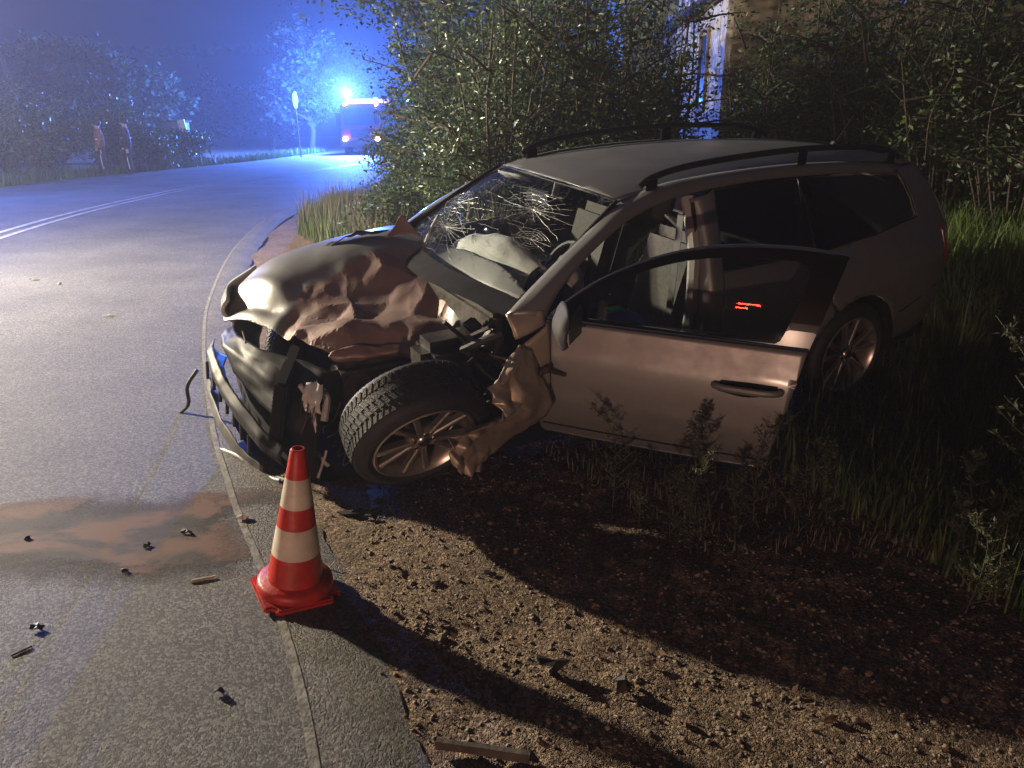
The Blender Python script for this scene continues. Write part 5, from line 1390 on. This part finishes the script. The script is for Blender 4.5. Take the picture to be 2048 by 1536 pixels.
rf = MB(); rf.add([(-0.12, -0.3, 3.42), (-0.12, 5.6, 3.42), (3.4, 5.6, 5.6), (3.4, -0.4, 5.6), (7.3, 5.6, 3.25), (7.3, -0.3, 3.25)], [(0, 1, 2, 3), (3, 2, 4, 5)])
ro_ = solid(rf.build('roof', 'roof_tile', house), 0.09)
m_ = MB(); m_.tube([(-0.14, -0.3, 3.30), (-0.14, 2.5, 3.28), (-0.14, 5.4, 3.26)], 0.05, 8); m_.build('gutter', 'matte_black', ro_, True)
shed = empty('shed', (3.55, 20.0, 0.0)); tag(shed, 'pale rendered outbuilding glimpsed through bushes left of the plank wall', 'outbuilding')
m_ = MB(); m_.box(-0.9, 1.0, 0, 3.5, 0, 5.2); m_.build('wall', 'pale_plaster', shed)
m_ = MB(); m_.box(-1.1, 1.2, -0.25, 3.7, 5.21, 5.35); m_.build('roof', 'roof_tile', shed)
m_ = MB(); m_.box(-0.1, 0.6, -0.02, 0.05, 1.3, 2.4); m_.build('window', 'window_dark', shed)

# ================================================================== FIRE ENGINE WITH BLUE LIGHTS
def fire_engine(loc, rz, label, beacons=True):
    t = empty('fire_engine', loc, (0, 0, rz)); tag(t, label, 'fire engine', 'fire engines on the road')
    m_ = MB(); m_.bevbox(-1.2, 1.2, 0.0, 1.9, 0.55, 2.75, 0.12); m_.build('cab', 'engine_red', t, True)
    m_ = MB(); m_.bevbox(-1.22, 1.22, 1.95, 6.8, 0.6, 3.0, 0.05); m_.build('body', 'engine_red', t, True)
    m_ = MB(); m_.bevbox(-1.22, 1.22, -0.14, 0.1, 0.42, 0.82, 0.05); m_.build('bumper', 'grey_plastic', t, True)
    m_ = MB(); m_.bevbox(-1.02, 1.02, -0.02, 0.05, 1.55, 2.45, 0.05); m_.build('windscreen', 'window_dark', t, True)
    gr = MB(); gr.bevbox(-0.6, 0.6, -0.025, 0.05, 0.95, 1.35, 0.02); g2 = gr.build('grille', 'matte_black', t)
    for k in range(4):
        b_ = MB(); b_.box(-0.56, 0.56, -0.045, -0.026, 1.0 + k * 0.085, 1.03 + k * 0.085); b_.build('grille_bar', 'chrome', g2)
    for sx in (-1, 1):
        b_ = MB(); b_.lathe([(0.0, -0.03), (0.10, -0.025), (0.12, 0.0), (0.12, 0.05)], 20, 'Y', Matrix.Translation((sx * 0.92, -0.15, 0.86))); b_.build('headlamp', 'headlamp_glow', t, True)
        b_ = MB(); b_.lathe([(0.0, -0.02), (0.05, -0.015), (0.06, 0.0), (0.06, 0.03)], 16, 'Y', Matrix.Translation((sx * 0.88, -0.02, 2.66))); b_.build('work_lamp', 'headlamp_glow', t, True)
        b_ = MB(); b_.lathe([(0.16, 0.0), (0.16, 0.04), (0.14, 0.06), (0.13, 0.20), (0.09, 0.27), (0.0, 0.29)], 20); b_.build('beacon', 'blue_beacon' if sx < 0 else 'blue_beacon_dim', t, True, loc=(sx * 0.78, 0.35, 2.76))
        b_ = MB(); b_.bevbox(sx * 1.22, sx * 1.46, 0.15, 0.32, 1.55, 2.2, 0.03); b_.build('wing_mirror', 'matte_black', t)
        for wy in (0.95, 4.9):
            w_ = MB(); w_.lathe([(0.0, -0.14), (0.28, -0.14), (0.32, -0.16), (0.48, -0.15), (0.5, -0.1), (0.5, 0.12), (0.4, 0.14)], 28, 'Z', Matrix.Translation((sx * 1.06, wy, 0.5)) @ Matrix.Rotation(rad(90) * -sx, 4, 'Y')); w_.build('wheel', 'rubber', t, True)
    return t
FE = Vector((-8.35, 45.0, 0.0))
fire_engine(FE, rad(-6), 'fire engine with flashing blue beacons and headlamps coming round the bend')
fe2 = fire_engine(Vector((-6.5, 57.0, 0.25)), rad(-6), 'second fire engine half hidden behind the bush with only lamps showing')
lamp('fire_engine_beacon', 'POINT', FE + Vector((-0.78, 0.42, 3.28)), 56000, (0.07, 0.20, 1.0), 0.15)
lamp('fire_engine_headlamp', 'SPOT', FE + Vector((-0.92, -0.4, 0.75)), 300, (1.0, 0.82, 0.6), 0.1, (-8.6, 20, 0.0), 60, 0.7)
lamp('fire_engine_headlamp', 'SPOT', FE + Vector((0.92, -0.4, 0.75)), 300, (1.0, 0.82, 0.6), 0.1, (-6.6, 20, 0.0), 60, 0.7)

# ================================================================== FAR SIDE OF THE ROAD
sg = empty('road_sign', (-10.9, 41.5, 0)); tag(sg, 'leaning pole with round road sign seen edge on beside the far bend', 'road sign')
m_ = MB(); m_.tube([(0, 0, -0.1), (-0.12, 0, 3.1)], 0.04, 8); m_.build('pole', 'galvanised', sg, True)
m_ = MB(); m_.lathe([(0.0, 0.0), (0.42, 0.0), (0.42, 0.03), (0.0, 0.03)], 28, 'Y', Matrix.Translation((-0.05, -0.06, 2.8)) @ Matrix.Rotation(rad(86), 4, 'Z')); m_.build('sign_plate', 'sign_back', sg)

bd = empty('white_post', (-13.4, 33.6, 0)); tag(bd, 'leaning white board standing above the hedge', 'board')
m_ = MB(); m_.bevbox(-0.15, 0.15, -0.04, 0.04, 0.9, 1.82, 0.01, Matrix.Rotation(rad(-9), 4, 'Y')); m_.build('panel', 'white_board', bd)
m_ = MB(); m_.tube([(0, 0.06, 0), (-0.2, 0.06, 1.6)], 0.04, 6); m_.build('post', 'galvanised', bd)
gar = empty('garage', (-15.9, 38.0, 0)); tag(gar, 'low pale garage behind the hedge left of the white board', 'garage')
m_ = MB(); m_.box(-0.8, 0.6, 0, 0.5, 0, 1.72); m_.build('wall', 'pale_plaster', gar)
m_ = MB(); m_.box(-0.9, 0.7, -0.1, 0.6, 1.73, 1.80); m_.build('roof', 'roof_tile', gar)

# clipped hedge along the far margin
def hedge(pts, w, hgt, n, label):
    o = empty('hedge', (pts[0][0], pts[0][1], 0)); tag(o, label, 'hedge')
    P = []; L = []
    C_ = curve([(a - pts[0][0], b - pts[0][1], 0) for a, b in pts], 60)
    for k in range(n):
        c_ = C_[RNG.integers(0, 60)]; r = RNG.random()
        x = RNG.normal() * w * 0.45; z = hgt * RNG.random() ** 0.6 * (1 + 0.12 * nz(c_[0] * 1.3, c_[1] * 1.3, 2))
        P.append(c_ + np.array([x, RNG.normal() * 0.25, z]))
    for k in range(50):
        c_ = C_[RNG.integers(0, 60)]; L.append([tuple(c_), tuple(c_ + np.array([0.1, 0, hgt * 0.5])), tuple(c_ + np.array([RNG.normal() * .2, RNG.normal() * .2, hgt * 0.9]))])
    stems_mesh('stem', L, 0.02, 0.008, 'bark', o)
    leaves_mesh('foliage', np.array(P), 0.15, 'leaf_dark', o)
hedge([(-15.0, 29.5), (-14.2, 32.0), (-13.5, 34.5)], 0.8, 1.35, 7000, 'trimmed hedge in front of the white board across the road')
FARB = [
    (40, 25.0, 1.9, 1.5, 3.0, 'big pale bush at the left edge across the road'),
    (95, 27.5, 1.3, 1.2, 2.4, 'pale leafed bush left of the two people'),
    (235, 29.5, 1.4, 1.2, 3.0, 'bush right behind the two people'),
    (310, 30.5, 1.2, 1.0, 1.5, 'small pale shrub right of the two people'),
    (-60, 23.5, 1.8, 1.5, 3.4, 'bush at the far left picture edge')]
for px, Y, rx, ry, hg, lab in FARB:
    p = at(px, 300, Y); bush(p.x, Y, rx, ry, hg, 4200, .13, lab, 'leaf_bush', z=0, group='bushes across the road', nst=30, clump=0.3)
FART = [(60, 36, 5.4, 2.6, 'broad tree at the left edge behind the pale bushes'), (190, 38, 5.2, 2.4, 'dark tree behind the two people'), (290, 44, 4.6, 2.2, 'dark tree right of the two people'), (620, 52, 9.0, 2.6, 'tall free standing tree left of the fire engine'), (545, 58, 4.2, 2.0, 'low tree left of the tall free standing tree'), (400, 62, 4.6, 2.6, 'dark tree behind the white board'), (690, 62, 7.5, 2.6, 'tree behind the fire engine'), (480, 68, 4.4, 2.6, 'dark rounded tree between white board and sign pole')]
for px, Y, hg, cr, lab in FART:
    p = at(px, 250, Y); tree(p.x, Y, hg, cr, 6500, .28, lab, 'leaf_far', 0.2, group='trees across the road')
def far_gr():
    y = RNG.uniform(16, 50); x = x_far(y) - 1.2 - abs(RNG.normal()) * 0.8
    return (x, y)
blades('far_margin_grass', scat(7000, far_gr), 0.08, 0.45, 'grass_green', 0.012, 'pale rough grass along the far road margin', 0.5)
# utility pole
up_ = empty('utility_pole', (-16.9, 27.0, 0)); tag(up_, 'slanting utility pole with insulator arms at the upper left', 'utility pole')
m_ = MB(); m_.tube([(0.9, 0, 0), (0.45, 0, 3.0), (-0.05, 0, 5.6)], [0.10, 0.09, 0.07], 8); m_.build('pole', 'bark', up_, True)
m_ = MB(); m_.tube([(-0.05, 0, 5.55), (-0.10, 0, 5.98)], 0.09, 8); m_.build('insulator', 'galvanised', up_, True)
for sx in (-1, 1):
    m_ = MB(); m_.tube([(-0.05, 0, 5.62), (-0.05 + sx * 0.36, 0, 5.42 + (0.08 if sx > 0 else 0))], 0.045, 6); m_.build('arm', 'galvanised', up_, True)

# wooded ridge on the skyline
V = []; nx2, ny2 = 90, 12
for i in range(nx2):
    for j in range(ny2):
        a = -1.25 + 2.2 * i / (nx2 - 1); r = 120 + 14 * j
        top = 21.5 + 2.5 * math.sin(a * 5 + 1) + 1.5 * nz(a * 9, 1, 2)
        V.append((r * math.sin(a), r * math.cos(a), -0.3 + top * float(sstep(0, 9, j)) + 0.4 * nz(i * .7, j * .7, 3)))
Fc = [(i * ny2 + j, (i + 1) * ny2 + j, (i + 1) * ny2 + j + 1, i * ny2 + j + 1) for i in range(nx2 - 1) for j in range(ny2 - 1)]
hl2 = link('hill', mesh_np('hill', V, Fc), 'hill_soil', smooth=True); structure(hl2)
P = []
for k in range(16000):
    a = RNG.uniform(-1.2, 0.9); j = RNG.uniform(7.5, 10); r = 120 + 14 * j
    top = 21.5 + 2.5 * math.sin(a * 5 + 1) + 1.5 * nz(a * 9, 1, 2)
    P.append((r * math.sin(a), r * math.cos(a), top * (0.86 + 0.14 * RNG.random()) + 3.2 * RNG.random() ** 2 * (0.6 + 0.5 * nz(a * 60, 0, 1))))
wd = leaves_mesh('distant_wood', np.array(P), 1.6, 'leaf_far', None); tag(wd, 'dark wooded ridge on the skyline', 'wood', kind='stuff')

# ================================================================== TWO PEOPLE ACROSS THE ROAD
def person(loc, rz, label, top_m, hgt, pose):
    o = empty('person', loc, (0, 0, rz)); tag(o, label, 'person')
    J = {'pel': (0, 0, .95), 'spi': (pose.get('lean', 0) * .5, 0, 1.17), 'che': (pose.get('lean', 0), 0, 1.38), 'nec': (pose.get('lean', 0) * 1.2, 0, 1.52), 'hea': (pose.get('lean', 0) * 1.3, -.02, 1.62), 'top': (pose.get('lean', 0) * 1.35, 0, 1.76)}
    for sd_, sx in (('l', -1), ('r', 1)):
        st_ = pose.get('step', 0.0) * sx
        J['hip' + sd_] = (sx * .095, 0, .92); J['kne' + sd_] = (sx * .11, -.03 + st_ * .5, .50); J['ank' + sd_] = (sx * .12, st_, .09); J['toe' + sd_] = (sx * .14, st_ - .17, .035)
        J['sho' + sd_] = (J['che'][0] + sx * .18, 0, 1.42); J['elb' + sd_] = (J['che'][0] + sx * .25, .03, 1.14); J['wri' + sd_] = (J['che'][0] + sx * .24 * pose.get('arm', 1), -.10, .90); J['han' + sd_] = (J['che'][0] + sx * .235 * pose.get('arm', 1), -.13, .80)
    R_ = {'pel': .15, 'spi': .145, 'che': .16, 'nec': .06, 'hea': .095, 'top': .075, 'hip': .105, 'kne': .068, 'ank': .048, 'toe': .042, 'sho': .078, 'elb': .052, 'wri': .036, 'han': .038}
    ed = [('pel', 'spi'), ('spi', 'che'), ('che', 'nec'), ('nec', 'hea'), ('hea', 'top')]
    for q in 'lr': ed += [('pel', 'hip' + q), ('hip' + q, 'kne' + q), ('kne' + q, 'ank' + q), ('ank' + q, 'toe' + q), ('che', 'sho' + q), ('sho' + q, 'elb' + q), ('elb' + q, 'wri' + q), ('wri' + q, 'han' + q)]
    names = list(J); k = hgt / 1.78
    me = bpy.data.meshes.new('body'); me.from_pydata([tuple(c_ * k for c_ in J[n]) for n in names], [(names.index(a), names.index(b)) for a, b in ed], []); me.update()
    b_ = bpy.data.objects.new('body', me); COL.objects.link(b_); b_.parent = o
    b_.modifiers.new('skin', 'SKIN'); b_.modifiers.new('sub', 'SUBSURF').levels = 2; b_.modifiers['sub'].render_levels = 2
    for i, n in enumerate(names):
        r_ = R_.get(n, R_.get(n[:3])) * k * (1.22 if n[:3] in ('pel', 'spi', 'che', 'hip', 'kne', 'sho', 'elb') else 1.05); me.skin_vertices[0].data[i].radius = (r_, r_ * (.8 if n in ('pel', 'spi', 'che') else 1))
    me.skin_vertices[0].data[0].use_root = True
    dg = bpy.context.evaluated_depsgraph_get()
    m2 = bpy.data.meshes.new_from_object(b_.evaluated_get(dg))
    b_.modifiers.clear(); b_.data = m2
    for m_ in (top_m, 'dark_uniform', 'skin', 'boot'): m2.materials.append(MATS[m_])
    for p_ in m2.polygons:
        z = p_.center.z / k; p_.use_smooth = True
        hand = z < .88 and abs(p_.center.x) > .19 * k and z > .7
        p_.material_index = 2 if (z > 1.50 or hand) else 3 if z < .14 else 1 if (z < .93 and abs(p_.center.x) < .2 * k) else 0
    hx = J['hea'][0] * k
    h_ = MB(); h_.lathe([(0.0, 0.215), (0.06, 0.205), (0.10, 0.16), (0.112, 0.10), (0.108, 0.05), (0.09, 0.02)], 20, 'Z', Matrix.Translation((hx, .018, (1.60) * k))); h_.build('hair', 'hair', o, True)
    for sx in (-1, 1):
        e_ = MB(); e_.bevbox(hx + sx * .035 - .012, hx + sx * .035 + .012, -.118, -.105, 1.652 * k, 1.668 * k, .003); e_.build('eye', 'hair', o)
        s_ = MB(); s_.tube([(sx * .165 * k, -.02, .86 * k), (sx * .178 * k, -.03, .5 * k), (sx * .172 * k, .0, .2 * k)], 0.014, 6); s_.build('reflective_stripe', 'reflective', o, True)
    n_ = MB(); n_.bevbox(hx - .014, hx + .014, -.135, -.105, 1.61 * k, 1.65 * k, .006); n_.build('nose', 'skin', o)
    m_ = MB(); m_.bevbox(hx - .025, hx + .025, -.112, -.10, 1.575 * k, 1.583 * k, .003); m_.build('mouth', 'hair', o)
    c_ = MB(); c_.lathe([(0.175, 0), (0.176, 0.045)], 24, 'Z', Matrix.Translation((pose.get('lean', 0) * .6, 0, 1.16 * k)) @ Matrix.Diagonal((1, .86, 1, 1))); c_.build('reflective_band', 'reflective', o, True)
    return o
person((-13.75, 26.9, 0), rad(-65), 'person in brownish jacket leaning forward across the road', 'brown_jacket', 1.74, {'lean': 0.10, 'step': 0.12, 'arm': 1.1})
person((-12.85, 26.9, 0), rad(-70), 'person in dark uniform with pale stripe standing at the far road edge', 'dark_uniform', 1.80, {'lean': 0.0, 'step': 0.06})

# ================================================================== DEBRIS
def shard(name, loc, size, rot, m, label, kind='chip', seed=0, cat='debris'):
    r_ = random.Random(seed)
    b_ = MB()
    if kind == 'stick':
        n = 5; pts = [(size[0] * (i / (n - 1) - .5), r_.uniform(-.1, .1) * size[1], 0) for i in range(n)]
        b_.tube(pts, [size[1] * r_.uniform(.8, 1.1) for _ in pts], 5)
        o = b_.build(name, m)
    else:
        n = 9; top = []; bot = []
        for i in range(n):
            a = 2 * math.pi * i / n; q = r_.uniform(.55, 1.1)
            p = (size[0] * .5 * q * math.cos(a), size[1] * .5 * q * math.sin(a))
            zz = size[2] * r_.uniform(-.6, .9)
            top.append((*p, zz + .003)); bot.append((*p, zz - .003))
        c_ = size[2] * r_.uniform(.2, 1.0)
        b_.add(top + bot + [(0, 0, c_ + .003), (0, 0, c_ - .003)], [(i, (i + 1) % n, 2 * n) for i in range(n)] + [((i + 1) % n + n, i + n, 2 * n + 1) for i in range(n)] + [(i, i + n, (i + 1) % n + n, (i + 1) % n) for i in range(n)])
        o = b_.build(name, m)
    zmin = min((Euler(rot).to_matrix() @ v.co).z for v in o.data.vertices)
    x, y = loc
    z = gz(x, y) if x > x_near(y) + 0.15 else (road_z(x, y) if x < x_near(y) else -0.012)
    o.location = (x, y, z - zmin); o.rotation_euler = rot
    tag(o, label, cat, 'crash debris')
    return o
def gpx(px, py):
    p = math.atan(518 / 1540.0); u, v = (px - 1024) / 1540.0, (py - 768) / 1540.0
    d = Vector((u, math.cos(p) - v * math.sin(p), -math.sin(p) - v * math.cos(p))); t = -1.6 / d.z
    return (d.x * t, d.y * t)
DEB = [
    ((485, 1040), (.055, .035, .018), (.3, .2, .5), 'pale_plastic', 'bright torn plastic chip on the asphalt left of the cone', 'chip'),
    ((408, 1162), (.085, .006, 0), (0, 0, .42), 'wood_chip', 'pale wooden splinter lying left of the cone base', 'stick'),
    ((75, 1265), (.045, .03, .012), (.2, .3, .3), 'black_plastic', 'curled black plastic scrap at the left edge of the asphalt', 'chip'),
    ((45, 1310), (.06, .004, 0), (0, 0, .9), 'matte_black', 'thin black wire piece at the left edge of the asphalt', 'stick'),
    ((375, 1070), (.06, .03, .01), (.1, .2, .1), 'black_plastic', 'black plastic flake on the edge of the powder stain', 'chip'),
    ((295, 1098), (.03, .02, .012), (.2, .4, .9), 'grey_plastic', 'small grey plastic lump in the powder stain', 'chip'),
    ((250, 1148), (.03, .02, .012), (.2, .1, .2), 'black_plastic', 'small black lump at the lower rim of the stain', 'chip'),
    ((55, 1085), (.035, .02, .01), (.2, .1, 1.2), 'black_plastic', 'black scrap on the left part of the stain', 'chip'),
    ((1100, 1325), (.13, .08, .06), (.5, .5, .4), 'black_plastic', 'large bent black plastic piece on the gravel', 'chip'),
    ((995, 1365), (.10, .03, .014), (.1, .2, -1.1), 'black_plastic', 'glossy black plastic bar on the gravel left of the large bent piece', 'chip'),
    ((1245, 1360), (.08, .05, .03), (.3, .2, .2), 'black_plastic', 'crumpled black plastic scrap right of the large bent piece', 'chip'),
    ((965, 1490), (.26, .018, 0), (0, .04, -.15), 'bark', 'dark rotten stick lying at the bottom of the picture', 'stick'),
    ((790, 1120), (.06, .03, .012), (.2, .3, .6), 'black_plastic', 'black flake on the gravel right of the cone', 'chip'),
    ((870, 1150), (.05, .03, .012), (.1, .3, .1), 'black_plastic', 'black flake further right of the cone', 'chip'),
    ((980, 1130), (.07, .02, .012), (.1, .3, -.2), 'black_plastic', 'narrow black strip at the rim of the car shadow', 'chip'),
    ((720, 1145), (.022, .015, .012), (.1, .3, -.2), 'pale_plastic', 'tiny pale chip right of the cone base', 'chip'),
    ((660, 1125), (.05, .004, 0), (.3, -.5, .9), 'pale_plastic', 'thin pale splinter leaning behind the cone base', 'stick'),
    ((700, 1010), (.14, .05, .02), (.1, .1, -.3), 'black_plastic', 'flat black bumper scrap lying below the front wheel', 'chip'),
    ((740, 1020), (.10, .03, .02), (.2, .1, -.1), 'black_plastic', 'narrow black bumper scrap right of the flat one', 'chip'),
    ((217, 637), (.14, .03, .015), (0, .1, .1), 'pale_plastic', 'white shard on the sunlit looking stretch of road left of the car'.replace('sunlit looking', 'brightly lit'), 'chip'),
    ((68, 565), (.12, .04, .015), (0, .1, .1), 'grey_plastic', 'grey scrap on the road at the far left', 'chip'),
    ((120, 573), (.07, .04, .015), (0, .1, .1), 'grey_plastic', 'small grey scrap right of the scrap at the far left', 'chip'),
    ((440, 1390), (.03, .018, .012), (.2, .1, .2), 'black_plastic', 'small black lump on the lower asphalt', 'chip'),
    ((1660, 1415), (.05, .03, .02), (.3, .2, .2), 'rusty_metal', 'rusty scrap on the gravel at the lower right', 'chip'),
    ((1300, 1310), (.05, .02, .015), (.3, .2, .2), 'rusty_metal', 'brown leaf-like scrap above the crumpled scrap', 'chip'),
    ((690, 1250), (.04, .03, .02), (.3, .2, .2), 'black_plastic', 'black lump in the shadow of the cone', 'chip'),
]
for i, (pp, sz, rt_, mm, lab, kd) in enumerate(DEB):
    shard('debris' if kd == 'chip' else 'splinter', gpx(*pp), sz, rt_, mm, lab, kd, i)
# loose stones
sb_ = None
for k in range(46):
    for _ in range(50):
        x, y = RNG.uniform(-0.4, 2.2), RNG.uniform(1.6, 3.2)
        if onsh(x, y): break
    s_ = RNG.uniform(.010, .022)
    if k < 5:
        bm = bmesh.new(); bmesh.ops.create_icosphere(bm, subdivisions=1, radius=1)
        for v in bm.verts: v.co *= RNG.uniform(.75, 1.15); v.co.z *= .6
        me = bpy.data.meshes.new('stone'); bm.to_mesh(me); bm.free(); me.materials.append(MATS['stone'])
        if k == 0: sme = []
        sme.append(me)
    o = bpy.data.objects.new('stone', sme[k % 5]); COL.objects.link(o)
    o.location = (x, y, gz(x, y) + s_ * .25); o.scale = (s_, s_ * RNG.uniform(.7, 1), s_); o.rotation_euler = (0, 0, RNG.uniform(0, 6))
    tag(o, 'loose stone on the gravel shoulder', 'stone', 'loose stones on the shoulder')
ch = pebbles('glass_crumbs', 500, (-0.9, 1.6), (1.6, 3.3), .0025, .006, 'pale_plastic', onsh); tag(ch, 'pale glass and plastic crumbs scattered over the gravel', 'crumbs', kind='stuff')
fr_ = pebbles('plastic_fragments', 260, (-1.1, 0.5), (2.2, 3.4), .004, .014, 'black_plastic'); tag(fr_, 'small black plastic fragments strewn below the crushed front', 'fragments', kind='stuff')
LP = []
for k in range(420):
    x, y = RNG.uniform(-0.3, 2.4), RNG.uniform(1.55, 3.6)
    if onsh(x, y): LP.append((x, y, gz(x, y) + 0.006))
ll = leaves_mesh('leaf_litter', np.array(LP), 0.026, 'leaf_litter', None, up=0.0, aspect=0.6); tag(ll, 'dry brown leaves and straw lying on the gravel', 'leaf litter', kind='stuff')
# dead branch beside the windscreen and a leaning stake
stk = empty('wooden_stake', at(930, 400, 8.6)); tag(stk, 'broken pale wooden stake leaning in the bush behind the windscreen', 'stake')
m_ = MB(); m_.tube([(0, 0, -0.6), (0.05, 0, 0.0), (0.13, 0, 0.42)], 0.022, 6); m_.build('shaft', 'dead_wood', stk, True)

# ================================================================== HAZE VOLUME, ADDED TO STAND IN FOR LAMP GLARE
hz = MB(); hz.box(-190, 190, -40, 330, -1.6, 30)
ho = hz.build('glare_haze', None); ho['kind'] = 'stuff'; ho['label'] = 'thin scattering volume added for the glare round the lamps'
hmt = bpy.data.materials.new('glare_haze'); hmt.use_nodes = True
n = hmt.node_tree.nodes; l = hmt.node_tree.links
for x in list(n): n.remove(x)
out = n.new('ShaderNodeOutputMaterial'); pv = n.new('ShaderNodeVolumePrincipled')
pv.inputs['Color'].default_value = (0.85, 0.87, 0.92, 1); pv.inputs['Density'].default_value = 0.0037; pv.inputs['Anisotropy'].default_value = 0.25
l.new(pv.outputs[0], out.inputs['Volume'])
ho.data.materials.append(hmt)
